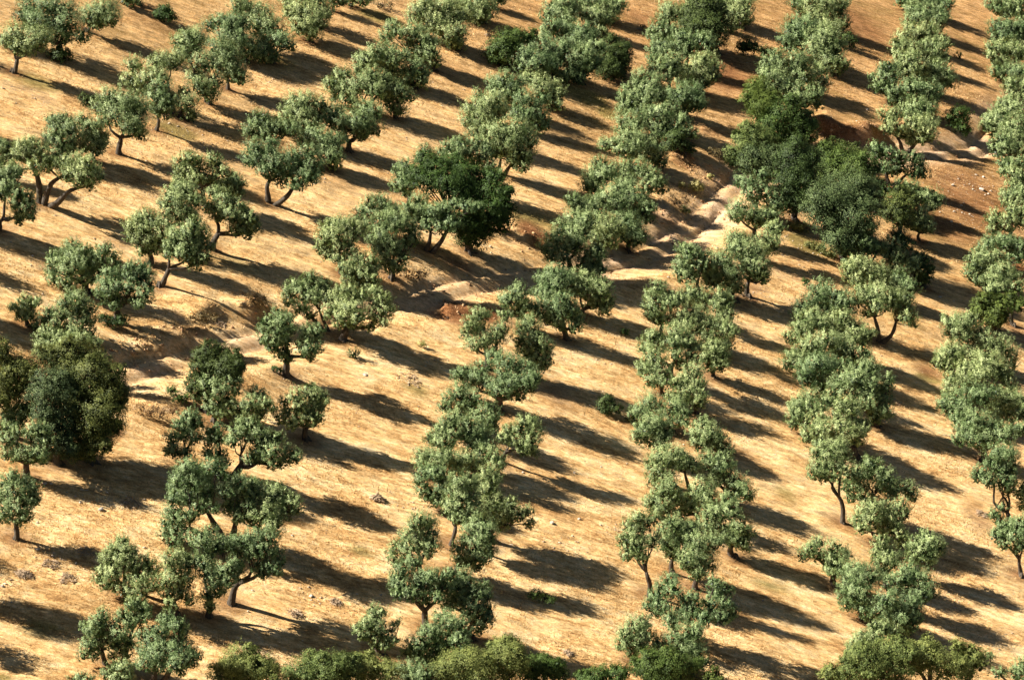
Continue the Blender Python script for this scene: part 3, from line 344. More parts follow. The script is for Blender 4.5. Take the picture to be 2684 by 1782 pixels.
F6 olive -12.29 164.34|-94,88,273,74 -20,65,342,64 33,63,358,53 73,121,285,64 -14,36,263,85 -97,40,211,64 69,-57,257,84 10,-84,195,74 -36,-3,106,42 73,-46,141,53 119,-134,221,53 133,8,351,42 -112,-21,186,42 208,138,334,53 284,-39,367,42 305,-17,328,42 215,96,259,64 308,-11,258,63 204,-6,204,64 278,13,180,64 347,54,239,32 198,-14,116,48 307,-74,168,32
F8 olive -11.69 173.67|-39,70,245,67 53,32,253,67 -103,44,225,67 -143,18,184,56 78,45,179,56 -75,17,142,78 14,22,147,89 87,-48,129,56 -111,-57,106,44 -48,-1,68,56 43,-12,54,56
F9 olive -13.45 175.46|0,78,365,78 -64,51,357,67 -132,69,323,67 81,69,327,78 -53,-47,295,89 -142,-32,260,67 -175,-4,178,45 -98,16,165,79 -3,-76,237,67 -23,-59,136,67 -118,-2,134,45 45,3,251,67 77,-68,194,56
F10 olive -9.73 177.50|-90,26,415,90 -29,109,441,68 -60,-24,338,90 -154,49,296,68 12,36,407,79 66,46,444,68 113,88,363,79 163,51,307,68 97,40,281,57 -114,0,243,79 -10,-26,247,90 44,43,205,68 -60,-86,192,79 87,-70,185,56 48,-120,128,68 -11,-67,94,57 -89,-108,137,56
FS2 shrubdark -11.26 161.85|-1,0,28,37
FS3 broom -6.57 166.93|-4,0,23,26
B20 olive -11.45 182.79|-42,54,310,70 37,89,317,58 -107,45,222,70 -14,43,230,81 92,-8,278,70 -158,-15,164,70 -63,-23,149,70
B21 olive -8.76 185.04|-120,35,227,71 -34,9,193,71 -135,-30,148,82 -13,-22,290,59 50,49,334,70 35,-4,239,82 92,-13,282,70
F11 olive2 -7.27 184.56|-31,57,258,82 53,-22,301,70 146,48,261,82 107,-86,227,70 200,-112,266,70 2,-95,234,58 -62,37,200,59 40,-49,348,70 122,-54,356,70 207,125,356,59 292,64,357,70 363,37,370,59
BO1 oakgreen -4.06 187.31|-366,138,660,83 -431,86,584,83 -289,66,625,107 -178,217,639,84 -78,115,626,95 -462,68,513,59 -329,14,526,107 -187,3,552,118 -46,105,508,119 67,181,555,95 188,94,577,71 -98,15,444,119 44,81,409,119 148,38,480,107 242,16,505,71 290,5,512,47 204,-100,414,106 298,-51,406,71 162,-145,351,106 281,-44,304,83 119,-56,233,95 239,-127,252,71 100,-111,196,71 -41,-22,95,71 47,-81,269,95 -20,-166,245,106 -118,-28,195,83 56,-124,138,83
B22 olive -9.38 192.23|106,71,456,61 73,60,393,61 157,75,408,61 -30,22,321,73 -72,-32,270,73 -102,-66,177,61 -28,-106,207,85 -12,-97,130,48 36,-17,274,73 -102,13,318,36
B23 olive -4.23 198.71|-212,0,415,75 -127,31,425,75 -272,26,338,75 -157,-33,350,87 -48,26,368,75 8,127,408,75 53,58,327,75 -19,104,256,88 135,3,257,75 87,54,200,75 215,-27,194,63 98,121,390,50 -289,-66,286,62
KS1 shrubgreen 2.87 135.30|-13,9,55,23 -40,3,51,20 25,11,32,23 53,-11,30,20
ES2 drybush -18.87 164.66|-1,3,33,53 52,1,26,42
ES3 drybush -23.37 144.56|-38,-1,39,38 40,-12,39,43 108,40,13,48 174,-21,52,38
ES4 shrubgreen -22.09 147.90|-11,2,51,34 32,-20,10,39 89,-16,13,29
FS4 drybush -7.60 178.48|-82,-13,59,46 -13,-24,55,51 42,-4,77,40
ES5 drybush -22.16 160.99|-48,-36,42,47 22,-15,51,47 97,-30,29,42
CS7 drybush 19.14 228.17|-100,-187,45,57 -22,-111,15,57
CS8 drybush 15.11 213.00|-104,-136,48,53 -5,-20,48,47 -144,-61,78,40
BS1 drybush -15.18 238.35|-43,-30,33,51 42,12,23,51
BS2 deadweed -4.35 240.50|-15,-18,18,33 44,-4,12,30
X0 olive -49.10 198.68|-68,44,388,83 -130,43,319,73 41,11,382,93 134,19,344,83 5,-15,289,114 125,-48,231,93 152,-17,150,52 -104,-43,235,62 90,-92,218,83
X1 olive -49.44 192.92|20,65,205,82 57,-3,175,55 -21,63,163,46 -87,-29,135,64 -129,-47,89,64 -45,3,96,55
X2 olive -45.00 178.60|-68,44,388,83 -130,43,319,73 41,11,382,93 134,19,344,83 5,-15,289,114 125,-48,231,93 152,-17,150,52 -104,-43,235,62 90,-92,218,83
X3 olive -43.88 172.85|20,65,205,82 57,-3,175,55 -21,63,163,46 -87,-29,135,64 -129,-47,89,64 -45,3,96,55
X4 olive -42.10 163.41|-68,44,388,83 -130,43,319,73 41,11,382,93 134,19,344,83 5,-15,289,114 125,-48,231,93 152,-17,150,52 -104,-43,235,62 90,-92,218,83
X5 olive -39.41 156.81|20,65,205,82 57,-3,175,55 -21,63,163,46 -87,-29,135,64 -129,-47,89,64 -45,3,96,55
X6 olive -38.91 150.57|-68,44,388,83 -130,43,319,73 41,11,382,93 134,19,344,83 5,-15,289,114 125,-48,231,93 152,-17,150,52 -104,-43,235,62 90,-92,218,83
X7 olive -33.00 122.50|20,65,205,82 57,-3,175,55 -21,63,163,46 -87,-29,135,64 -129,-47,89,64 -45,3,96,55
X8 olive -29.83 119.15|-68,44,388,83 -130,43,319,73 41,11,382,93 134,19,344,83 5,-15,289,114 125,-48,231,93 152,-17,150,52 -104,-43,235,62 90,-92,218,83
X9 olive -29.47 114.28|20,65,205,82 57,-3,175,55 -21,63,163,46 -87,-29,135,64 -129,-47,89,64 -45,3,96,55"""
RED=[(33.5, 244.3, 4.0, 1.6, 1.0), (46.0, 235.5, 5.2, 10.9, 0.62), (20.5, 252.9, 3.8, 7.2, 0.7), (11.8, 262.2, 3.2, 3.2, 0.5), (-4.2, 175.0, 2.3, 3.6, 1.0), (-2.0, 176.0, 1.0, 2.0, 0.9), (-25.1, 141.6, 1.1, 1.3, 0.8), (1.1, 194.9, 1.6, 2.3, 0.8), (-5.2, 184.6, 2.9, 1.8, 0.6), (3.7, 165.9, 2.7, 3.0, 0.55), (19.7, 197.6, 2.5, 4.0, 0.5), (41.8, 226.9, 3.7, 5.0, 0.6), (25.3, 205.3, 3.9, 5.6, 0.35), (-33.5, 161.4, 1.9, 1.7, 0.35), (-29.6, 168.5, 1.6, 1.3, 0.4), (-40.0, 190.1, 3.0, 1.9, 0.3), (-27.9, 193.0, 3.6, 2.4, 0.3), (-35.2, 214.5, 4.0, 3.1, 0.3), (-7.5, 226.1, 2.8, 3.1, 0.35), (-16.9, 193.5, 3.1, 2.6, 0.3), (38.8, 283.9, 3.8, 8.7, 0.6), (35.5, 191.9, 1.5, 1.7, 0.7), (36.2, 168.5, 1.4, 3.3, 0.5), (48.3, 221.4, 1.0, 2.2, 0.8), (-18.7, 145.4, 1.1, 1.1, 0.6), (-27.9, 136.3, 3.2, 2.0, 0.5), (17.9, 166.2, 1.4, 1.4, 0.5), (17.0, 245.3, 2.3, 2.5, 0.4)]
GREEN=[(-40.6, 192.8, 2.4, 1.6, 0.6), (-28.9, 191.9, 1.8, 1.5, 0.7), (-24.8, 118.5, 1.2, 0.6, 0.6), (-25.7, 112.8, 0.5, 0.5, 1.0), (-6.6, 159.8, 1.2, 1.4, 0.5), (35.3, 190.5, 1.2, 0.9, 0.8), (7.7, 229.1, 0.9, 1.6, 0.8), (5.4, 231.6, 2.2, 2.2, 0.5), (-21.2, 171.0, 2.7, 1.6, 0.3), (26.2, 210.8, 2.0, 2.4, 0.8), (1.0, 197.4, 2.5, 1.9, 0.5), (23.2, 211.9, 1.3, 1.4, 0.7), (-8.4, 135.4, 0.9, 0.7, 0.5), (-32.2, 189.7, 1.8, 1.8, 0.4), (-25.0, 117.4, 1.2, 0.7, 0.4), (-15.4, 235.3, 2.9, 1.7, 0.6), (-23.3, 215.8, 2.0, 1.6, 0.5), (1.8, 149.0, 2.0, 0.9, 0.3), (26.1, 214.5, 1.1, 1.1, 0.8), (34.2, 200.6, 1.5, 1.3, 0.4), (20.8, 161.7, 0.9, 1.5, 0.4), (18.6, 146.9, 1.8, 1.1, 0.4)]
ROCKS=[
(47.24,239.95,0.33,'big','D1535'),
(48.02,243.66,0.18,'','D1550'),
(44.01,238.59,0.19,'','D1340'),
(42.43,228.20,0.19,'','D1330'),
(43.18,231.42,0.15,'','D1350'),
(44.27,233.74,0.15,'','D1400'),
(47.21,243.56,0.15,'','D1500'),
(36.55,253.70,0.17,'','D755'),
(47.93,239.36,0.14,'','D1585'),
(-23.95,131.86,0.17,'big','I692'),
(-25.24,132.06,0.11,'','I550'),
(-26.51,125.85,0.14,'','I258'),
(-27.27,133.31,0.10,'','I348'),
(-27.60,133.20,0.14,'','I308'),
(-27.14,128.73,0.08,'','I255'),
(-26.75,119.89,0.08,'','I75'),
(-20.82,128.81,0.09,'','I988'),
(-27.53,121.22,0.11,'','I15'),
(-12.70,134.92,0.08,'','J300'),
(3.48,145.99,0.16,'big','K382'),
(5.34,147.79,0.12,'','K570'),
(2.26,129.91,0.08,'','K220'),
(6.91,156.86,0.08,'','K720'),
(10.60,155.68,0.08,'','K1072'),
(4.97,154.68,0.11,'','K535'),
(-10.27,159.69,0.19,'flat','F800'),
(38.64,208.21,0.19,'flat','H1255'),
(-34.44,162.14,0.12,'','E225'),
(-6.81,131.02,0.08,'','J912'),
(-3.12,175.59,0.09,'','F1545'),
(12.83,193.60,0.10,'','G1180'),
(-9.83,131.21,0.07,'','J575'),
]
BRUSH=[
(-7.98,142.47,0.36,'heap','J885'),
(-7.10,161.05,0.89,'flat','F1110'),
(-26.67,122.91,0.46,'heap2','I165'),
(-24.35,123.57,0.50,'flat','I460'),
(-23.87,126.77,0.51,'flat','I590'),
(-25.48,124.65,0.50,'flat','I350'),
(4.68,130.48,0.31,'flat','K490'),
(-4.50,240.38,0.37,'flat','B1650'),
(11.62,258.41,0.35,'heap2','C990'),
(36.62,168.51,0.50,'flat','L1540'),
(-11.55,126.21,0.43,'flat','J320'),
(-9.37,128.74,0.35,'flat','J600'),
(-15.21,238.82,0.88,'flat','B930'),
(31.53,183.86,0.54,'flat','H940'),
(-22.39,133.44,0.62,'flat','I900'),
(-20.90,161.77,0.42,'flat','E1510'),
]
PEBBLES=[(-10.9, 128.6, 1.1, 1.1, 0.9), (4.2, 143.4, 2.4, 2.0, 0.5), (7.5, 147.8, 1.0, 1.1, 0.8), (-25.1, 125.1, 1.7, 0.9, 0.5), (-5.4, 142.6, 1.7, 0.9, 0.6), (46.8, 240.3, 3.3, 3.6, 0.9), (44.0, 232.0, 2.9, 4.9, 0.5), (25.6, 208.6, 2.9, 4.7, 0.7), (5.0, 175.6, 2.5, 1.7, 0.8), (7.7, 175.2, 1.7, 1.0, 0.7), (19.9, 196.6, 1.9, 3.6, 0.8), (17.9, 213.2, 2.7, 1.7, 0.5), (30.1, 146.7, 1.3, 0.9, 1.0), (-5.9, 165.3, 2.1, 1.5, 0.4), (-7.0, 160.8, 1.3, 0.9, 0.6), (-22.2, 133.4, 1.1, 1.0, 0.5), (16.7, 202.4, 2.6, 4.6, 0.2), (-39.9, 189.5, 3.0, 1.6, 0.5), (-27.9, 193.0, 3.6, 2.2, 0.4), (-12.4, 199.4, 3.1, 1.9, 0.4), (-16.7, 191.2, 2.4, 1.7, 0.4), (21.7, 195.6, 1.9, 2.9, 0.6), (6.8, 181.9, 1.4, 1.1, 0.6), (-25.1, 133.5, 1.8, 1.0, 0.4), (0.5, 141.3, 1.5, 1.0, 0.4), (19.7, 212.8, 1.6, 2.8, 0.8), (-27.5, 121.6, 0.5, 0.6, 0.8)]
# id: (name, category, label, group)
LABELS={
'A1':('olive_tree', 'olive tree', 'twin-trunked sage green olive tree, lowest in the row crossing the top left corner', 'olive trees planted in rows'),
'A2':('olive_tree', 'olive tree', 'broad sage green olive tree, second up in the row crossing the top left corner', 'olive trees planted in rows'),
'A2b':('olive_tree', 'olive tree', 'low sage green olive tree, third up in the row crossing the top left corner', 'olive trees planted in rows'),
'B4':('olive_tree', 'olive tree', 'small sage green olive tree, fourth up in the row crossing the top left corner', 'olive trees planted in rows'),
'B5':('olive_tree', 'olive tree', 'small sage green olive tree, fifth up in the row crossing the top left corner', 'olive trees planted in rows'),
'A3':('olive_tree', 'olive tree', 'small sage green olive tree, uppermost in the row crossing the top left corner', 'olive trees planted in rows'),
'A11':('olive_tree', 'olive tree', 'bushy sage green olive tree, lowest in the second row above the track at left', 'olive trees planted in rows'),
'A12':('olive_tree', 'olive tree', 'three-stemmed sage green olive tree, second up in the second row above the track at left', 'olive trees planted in rows'),
'A11b':('olive_tree', 'olive tree', 'small sage green olive tree, third up in the second row above the track at left', 'olive trees planted in rows'),
'A13':('olive_tree', 'olive tree', 'bushy sage green olive tree, fourth up in the second row above the track at left', 'olive trees planted in rows'),
'A14':('olive_tree', 'olive tree', 'small sage green olive tree, fifth up in the second row above the track at left', 'olive trees planted in rows'),
'A4':('olive_tree', 'olive tree', 'round-crowned sage green olive tree, sixth up in the second row above the track at left', 'olive trees planted in rows'),
'A5':('olive_tree', 'olive tree', 'small sage green olive tree, seventh up in the second row above the track at left', 'olive trees planted in rows'),
'A6':('olive_tree', 'olive tree', 'broad sage green olive tree, eighth up in the second row above the track at left', 'olive trees planted in rows'),
'A7':('olive_tree', 'olive tree', 'tall sage green olive tree, ninth up in the second row above the track at left', 'olive trees planted in rows'),
'A8':('olive_tree', 'olive tree', 'bushy sage green olive tree, tenth up in the second row above the track at left', 'olive trees planted in rows'),
'A9':('olive_tree', 'olive tree', 'bushy sage green olive tree, eleventh up in the second row above the track at left', 'olive trees planted in rows'),
'B1':('olive_tree', 'olive tree', 'low sage green olive tree, twelfth up in the second row above the track at left', 'olive trees planted in rows'),
'B2':('olive_tree', 'olive tree', 'bushy sage green olive tree, thirteenth up in the second row above the track at left', 'olive trees planted in rows'),
'B3b':('olive_tree', 'olive tree', 'bushy sage green olive tree, fourteenth up in the second row above the track at left', 'olive trees planted in rows'),
'B3a':('olive_tree', 'olive tree', 'bushy sage green olive tree, uppermost in the second row above the track at left', 'olive trees planted in rows'),
'E8':('olive_tree', 'olive tree', 'low sage green olive tree, lowest in the third row above the track at left', 'olive trees planted in rows'),
'E7':('olive_tree', 'olive tree', 'bushy sage green olive tree, second up in the third row above the track at left', 'olive trees planted in rows'),
'E6':('olive_tree', 'olive tree', 'small sage green olive tree, third up in the third row above the track at left', 'olive trees planted in rows'),
'E5':('olive_tree', 'olive tree', 'skirted sage green olive tree, fourth up in the third row above the track at left', 'olive trees planted in rows'),
'E4':('olive_tree', 'olive tree', 'broad sage green olive tree, fifth up in the third row above the track at left', 'olive trees planted in rows'),
'E3':('olive_tree', 'olive tree', 'leaning sage green olive tree, sixth up in the third row above the track at left', 'olive trees planted in rows'),
'E2':('olive_tree', 'olive tree', 'slim sage green olive tree, seventh up in the third row above the track at left', 'olive trees planted in rows'),
'A17':('olive_tree', 'olive tree', 'tall sage green olive tree, eighth up in the third row above the track at left', 'olive trees planted in rows'),
'A18':('olive_tree', 'olive tree', 'bushy sage green olive tree, ninth up in the third row above the track at left', 'olive trees planted in rows'),
'A16':('olive_tree', 'olive tree', 'small sage green olive tree, tenth up in the third row above the track at left', 'olive trees planted in rows'),
'A15':('olive_tree', 'olive tree', 'bushy sage green olive tree, eleventh up in the third row above the track at left', 'olive trees planted in rows'),
'B14':('olive_tree', 'olive tree', 'two-stemmed sage green olive tree, twelfth up in the third row above the track at left', 'olive trees planted in rows'),
'B15':('olive_tree', 'olive tree', 'bushy sage green olive tree, thirteenth up in the third row above the track at left', 'olive trees planted in rows'),
'B12':('olive_tree', 'olive tree', 'broad sage green olive tree, fourteenth up in the third row above the track at left', 'olive trees planted in rows'),
'B13':('olive_tree', 'olive tree', 'bushy sage green olive tree, fifteenth up in the third row above the track at left', 'olive trees planted in rows'),
'B11':('olive_tree', 'olive tree', 'bushy sage green olive tree, sixteenth up in the third row above the track at left', 'olive trees planted in rows'),
'B10':('olive_tree', 'olive tree', 'bushy sage green olive tree, seventeenth up in the third row above the track at left', 'olive trees planted in rows'),
'B9':('olive_tree', 'olive tree', 'broad sage green olive tree, eighteenth up in the third row above the track at left', 'olive trees planted in rows'),
'B8':('olive_tree', 'olive tree', 'low sage green olive tree, nineteenth up in the third row above the track at left', 'olive trees planted in rows'),
'B7':('olive_tree', 'olive tree', 'bushy sage green olive tree, twentieth up in the third row above the track at left', 'olive trees planted in rows'),
'B6':('olive_tree', 'olive tree', 'broad sage green olive tree, twenty-first up in the third row above the track at left', 'olive trees planted in rows'),
'B16':('olive_tree', 'olive tree', 'broad sage green olive tree, twenty-second up in the third row above the track at left', 'olive trees planted in rows'),
'B17':('olive_tree', 'olive tree', 'broad sage green olive tree, twenty-third up in the third row above the track at left', 'olive trees planted in rows'),
'B18':('olive_tree', 'olive tree', 'low sage green olive tree, uppermost in the third row above the track at left', 'olive trees planted in rows'),
'F5':('olive_tree', 'olive tree', 'fork-trunked sage green olive tree, lowest in the row passing left of the round oak', 'olive trees planted in rows'),
'F8':('olive_tree', 'olive tree', 'low sage green olive tree, second up in the row passing left of the round oak', 'olive trees planted in rows'),
'F10':('olive_tree', 'olive tree', 'tall sage green olive tree, third up in the row passing left of the round oak', 'olive trees planted in rows'),
'F9':('olive_tree', 'olive tree', 'bushy sage green olive tree, fourth up in the row passing left of the round oak', 'olive trees planted in rows'),
'F11':('olive_tree', 'olive tree', 'bushy sage green olive tree, fifth up in the row passing left of the round oak', 'olive trees planted in rows'),
'B20':('olive_tree', 'olive tree', 'bushy sage green olive tree, sixth up in the row passing left of the round oak', 'olive trees planted in rows'),
'B21':('olive_tree', 'olive tree', 'bushy sage green olive tree, seventh up in the row passing left of the round oak', 'olive trees planted in rows'),
'B22':('olive_tree', 'olive tree', 'tall sage green olive tree, eighth up in the row passing left of the round oak', 'olive trees planted in rows'),
'B23':('olive_tree', 'olive tree', 'broad sage green olive tree, ninth up in the row passing left of the round oak', 'olive trees planted in rows'),
'C5':('olive_tree', 'olive tree', 'tall sage green olive tree, tenth up in the row passing left of the round oak', 'olive trees planted in rows'),
'C3':('olive_tree', 'olive tree', 'bushy sage green olive tree, eleventh up in the row passing left of the round oak', 'olive trees planted in rows'),
'C4':('olive_tree', 'olive tree', 'open sage green olive tree, twelfth up in the row passing left of the round oak', 'olive trees planted in rows'),
'C1':('olive_tree', 'olive tree', 'bushy sage green olive tree, thirteenth up in the row passing left of the round oak', 'olive trees planted in rows'),
'C2':('olive_tree', 'olive tree', 'bushy sage green olive tree, fourteenth up in the row passing left of the round oak', 'olive trees planted in rows'),
'C12':('olive_tree', 'olive tree', 'bushy sage green olive tree, fifteenth up in the row passing left of the round oak', 'olive trees planted in rows'),
'C13':('olive_tree', 'olive tree', 'bushy sage green olive tree, sixteenth up in the row passing left of the round oak', 'olive trees planted in rows'),
'C11':('olive_tree', 'olive tree', 'bushy sage green olive tree, seventeenth up in the row passing left of the round oak', 'olive trees planted in rows'),
'C10':('olive_tree', 'olive tree', 'broad sage green olive tree, eighteenth up in the row passing left of the round oak', 'olive trees planted in rows'),
'C9':('olive_tree', 'olive tree', 'low sage green olive tree, nineteenth up in the row passing left of the round oak', 'olive trees planted in rows'),
'C7':('olive_tree', 'olive tree', 'bushy sage green olive tree, twentieth up in the row passing left of the round oak', 'olive trees planted in rows'),
'C8':('olive_tree', 'olive tree', 'broad sage green olive tree, uppermost in the row passing left of the round oak', 'olive trees planted in rows'),
'G19':('olive_tree', 'olive tree', 'bushy sage green olive tree, lowest in the row between round oak and thicket', 'olive trees planted in rows'),
'G18':('olive_tree', 'olive tree', 'small sage green olive tree, second up in the row between round oak and thicket', 'olive trees planted in rows'),
'G15':('olive_tree', 'olive tree', 'tall sage green olive tree, third up in the row between round oak and thicket', 'olive trees planted in rows'),
'G16':('olive_tree', 'olive tree', 'bushy sage green olive tree, fourth up in the row between round oak and thicket', 'olive trees planted in rows'),
'G17':('olive_tree', 'olive tree', 'low sage green olive tree, fifth up in the row between round oak and thicket', 'olive trees planted in rows'),
'C32':('olive_tree', 'olive tree', 'bushy sage green olive tree, sixth up in the row between round oak and thicket', 'olive trees planted in rows'),
'C31':('olive_tree', 'olive tree', 'broad sage green olive tree, seventh up in the row between round oak and thicket', 'olive trees planted in rows'),
'C29':('olive_tree', 'olive tree', 'bushy sage green olive tree, eighth up in the row between round oak and thicket', 'olive trees planted in rows'),
'C30':('olive_tree', 'olive tree', 'bushy sage green olive tree, ninth up in the row between round oak and thicket', 'olive trees planted in rows'),
'C27':('olive_tree', 'olive tree', 'bushy sage green olive tree, tenth up in the row between round oak and thicket', 'olive trees planted in rows'),
'C28':('olive_tree', 'olive tree', 'small sage green olive tree, eleventh up in the row between round oak and thicket', 'olive trees planted in rows'),
'C24':('olive_tree', 'olive tree', 'broad sage green olive tree, twelfth up in the row between round oak and thicket', 'olive trees planted in rows'),
'C25':('olive_tree', 'olive tree', 'small sage green olive tree, thirteenth up in the row between round oak and thicket', 'olive trees planted in rows'),
'C22':('olive_tree', 'olive tree', 'tall sage green olive tree, fourteenth up in the row between round oak and thicket', 'olive trees planted in rows'),
'C23':('olive_tree', 'olive tree', 'bushy sage green olive tree, fifteenth up in the row between round oak and thicket', 'olive trees planted in rows'),
'C21':('olive_tree', 'olive tree', 'bushy sage green olive tree, sixteenth up in the row between round oak and thicket', 'olive trees planted in rows'),
'C20':('olive_tree', 'olive tree', 'slim-trunked sage green olive tree, seventeenth up in the row between round oak and thicket', 'olive trees planted in rows'),
'C19':('olive_tree', 'olive tree', 'open-crowned sage green olive tree, eighteenth up in the row between round oak and thicket', 'olive trees planted in rows'),
'C18':('olive_tree', 'olive tree', 'low sage green olive tree, nineteenth up in the row between round oak and thicket', 'olive trees planted in rows'),
'C17':('olive_tree', 'olive tree', 'bushy sage green olive tree, twentieth up in the row between round oak and thicket', 'olive trees planted in rows'),
'C17a':('olive_tree', 'olive tree', 'bushy sage green olive tree, uppermost in the row between round oak and thicket', 'olive trees planted in rows'),
'G1':('olive_tree', 'olive tree', 'tall sage green olive tree, lowest in the row behind the dark thicket', 'olive trees planted in rows'),
'H2':('olive_tree', 'olive tree', 'small sage green olive tree, second up in the row behind the dark thicket', 'olive trees planted in rows'),
'H1':('olive_tree', 'olive tree', 'bushy sage green olive tree, third up in the row behind the dark thicket', 'olive trees planted in rows'),
'D47':('olive_tree', 'olive tree', 'bushy sage green olive tree, fourth up in the row behind the dark thicket', 'olive trees planted in rows'),
'D8':('olive_tree', 'olive tree', 'broad sage green olive tree, fifth up in the row behind the dark thicket', 'olive trees planted in rows'),
'D7':('olive_tree', 'olive tree', 'small sage green olive tree, sixth up in the row behind the dark thicket', 'olive trees planted in rows'),
'D6':('olive_tree', 'olive tree', 'broad sage green olive tree, seventh up in the row behind the dark thicket', 'olive trees planted in rows'),
'D4':('olive_tree', 'olive tree', 'tall sage green olive tree, eighth up in the row behind the dark thicket', 'olive trees planted in rows'),
'D3':('olive_tree', 'olive tree', 'bushy sage green olive tree, ninth up in the row behind the dark thicket', 'olive trees planted in rows'),
'D2':('olive_tree', 'olive tree', 'broad sage green olive tree, tenth up in the row behind the dark thicket', 'olive trees planted in rows'),
'D1':('olive_tree', 'olive tree', 'low sage green olive tree, uppermost in the row behind the dark thicket', 'olive trees planted in rows'),
'D19':('olive_tree', 'olive tree', 'small sage green olive tree, lowest in the row right of the red bank', 'olive trees planted in rows'),
'D18':('olive_tree', 'olive tree', 'bushy sage green olive tree, second up in the row right of the red bank', 'olive trees planted in rows'),
'D20':('olive_tree', 'olive tree', 'flat fork-trunked sage green olive tree, third up in the row right of the red bank', 'olive trees planted in rows'),
'D21':('olive_tree', 'olive tree', 'broad sage green olive tree, fourth up in the row right of the red bank', 'olive trees planted in rows'),
'D22':('olive_tree', 'olive tree', 'bushy sage green olive tree, fifth up in the row right of the red bank', 'olive trees planted in rows'),
'D26':('olive_tree', 'olive tree', 'broad sage green olive tree, sixth up in the row right of the red bank', 'olive trees planted in rows'),
'D23':('olive_tree', 'olive tree', 'bushy sage green olive tree, seventh up in the row right of the red bank', 'olive trees planted in rows'),
'D25':('olive_tree', 'olive tree', 'bushy sage green olive tree, eighth up in the row right of the red bank', 'olive trees planted in rows'),
'D24':('olive_tree', 'olive tree', 'bushy sage green olive tree, ninth up in the row right of the red bank', 'olive trees planted in rows'),
'D27':('olive_tree', 'olive tree', 'bushy sage green olive tree, tenth up in the row right of the red bank', 'olive trees planted in rows'),
'D28':('olive_tree', 'olive tree', 'low sage green olive tree, eleventh up in the row right of the red bank', 'olive trees planted in rows'),
'D29':('olive_tree', 'olive tree', 'broad sage green olive tree, twelfth up in the row right of the red bank', 'olive trees planted in rows'),
'D30':('olive_tree', 'olive tree', 'broad sage green olive tree, thirteenth up in the row right of the red bank', 'olive trees planted in rows'),
'C15':('olive_tree', 'olive tree', 'low sage green olive tree, fourteenth up in the row right of the red bank', 'olive trees planted in rows'),
'D31':('olive_tree', 'olive tree', 'broad sage green olive tree, uppermost in the row right of the red bank', 'olive trees planted in rows'),
'D44':('olive_tree', 'olive tree', 'bushy sage green olive tree, lowest in the upper row at the right edge', 'olive trees planted in rows'),
'D43':('olive_tree', 'olive tree', 'low sage green olive tree, second up in the upper row at the right edge', 'olive trees planted in rows'),
'D42':('olive_tree', 'olive tree', 'small sage green olive tree, third up in the upper row at the right edge', 'olive trees planted in rows'),
'D41':('olive_tree', 'olive tree', 'small sage green olive tree, fourth up in the upper row at the right edge', 'olive trees planted in rows'),
'D40':('olive_tree', 'olive tree', 'low sage green olive tree, fifth up in the upper row at the right edge', 'olive trees planted in rows'),
'D39':('olive_tree', 'olive tree', 'bushy sage green olive tree, sixth up in the upper row at the right edge', 'olive trees planted in rows'),
'D38':('olive_tree', 'olive tree', 'bushy sage green olive tree, seventh up in the upper row at the right edge', 'olive trees planted in rows'),
'D37':('olive_tree', 'olive tree', 'bushy sage green olive tree, eighth up in the upper row at the right edge', 'olive trees planted in rows'),
'D36':('olive_tree', 'olive tree', 'low sage green olive tree, ninth up in the upper row at the right edge', 'olive trees planted in rows'),
'D35':('olive_tree', 'olive tree', 'broad sage green olive tree, tenth up in the upper row at the right edge', 'olive trees planted in rows'),
'D34':('olive_tree', 'olive tree', 'broad sage green olive tree, eleventh up in the upper row at the right edge', 'olive trees planted in rows'),
'D33':('olive_tree', 'olive tree', 'small sage green olive tree, twelfth up in the upper row at the right edge', 'olive trees planted in rows'),
'D32':('olive_tree', 'olive tree', 'thin-trunked sage green olive tree, uppermost in the upper row at the right edge', 'olive trees planted in rows'),
'I1':('olive_tree', 'olive tree', 'small sage green olive tree, lowest in the foreground row at the left edge', 'olive trees planted in rows'),
'E9':('olive_tree', 'olive tree', 'bushy sage green olive tree, second up in the foreground row at the left edge', 'olive trees planted in rows'),
'EO4':('olive_tree', 'olive tree', 'small sage green olive tree, uppermost in the foreground row at the left edge', 'olive trees planted in rows'),
'I10':('olive_tree', 'olive tree', 'small sage green olive tree, lowest in the first full foreground row from left', 'olive trees planted in rows'),
'I11':('olive_tree', 'olive tree', 'small sage green olive tree, second up in the first full foreground row from left', 'olive trees planted in rows'),
'I9':('olive_tree', 'olive tree', 'bushy sage green olive tree, third up in the first full foreground row from left', 'olive trees planted in rows'),
'I8':('olive_tree', 'olive tree', 'bushy sage green olive tree, fourth up in the first full foreground row from left', 'olive trees planted in rows'),
'I7':('olive_tree', 'olive tree', 'bushy sage green olive tree, fifth up in the first full foreground row from left', 'olive trees planted in rows'),
'I5':('olive_tree', 'olive tree', 'small sage green olive tree, sixth up in the first full foreground row from left', 'olive trees planted in rows'),
'I4':('olive_tree', 'olive tree', 'bushy sage green olive tree, seventh up in the first full foreground row from left', 'olive trees planted in rows'),
'I6':('olive_tree', 'olive tree', 'small sage green olive tree, eighth up in the first full foreground row from left', 'olive trees planted in rows'),
'I3':('olive_tree', 'olive tree', 'tall sage green olive tree, ninth up in the first full foreground row from left', 'olive trees planted in rows'),
'I2':('olive_tree', 'olive tree', 'wide three-stemmed sage green olive tree, tenth up in the first full foreground row from left', 'olive trees planted in rows'),
'E13':('olive_tree', 'olive tree', 'bushy sage green olive tree, eleventh up in the first full foreground row from left', 'olive trees planted in rows'),
'E14':('olive_tree', 'olive tree', 'small sage green olive tree, twelfth up in the first full foreground row from left', 'olive trees planted in rows'),
'E12':('olive_tree', 'olive tree', 'small sage green olive tree, thirteenth up in the first full foreground row from left', 'olive trees planted in rows'),
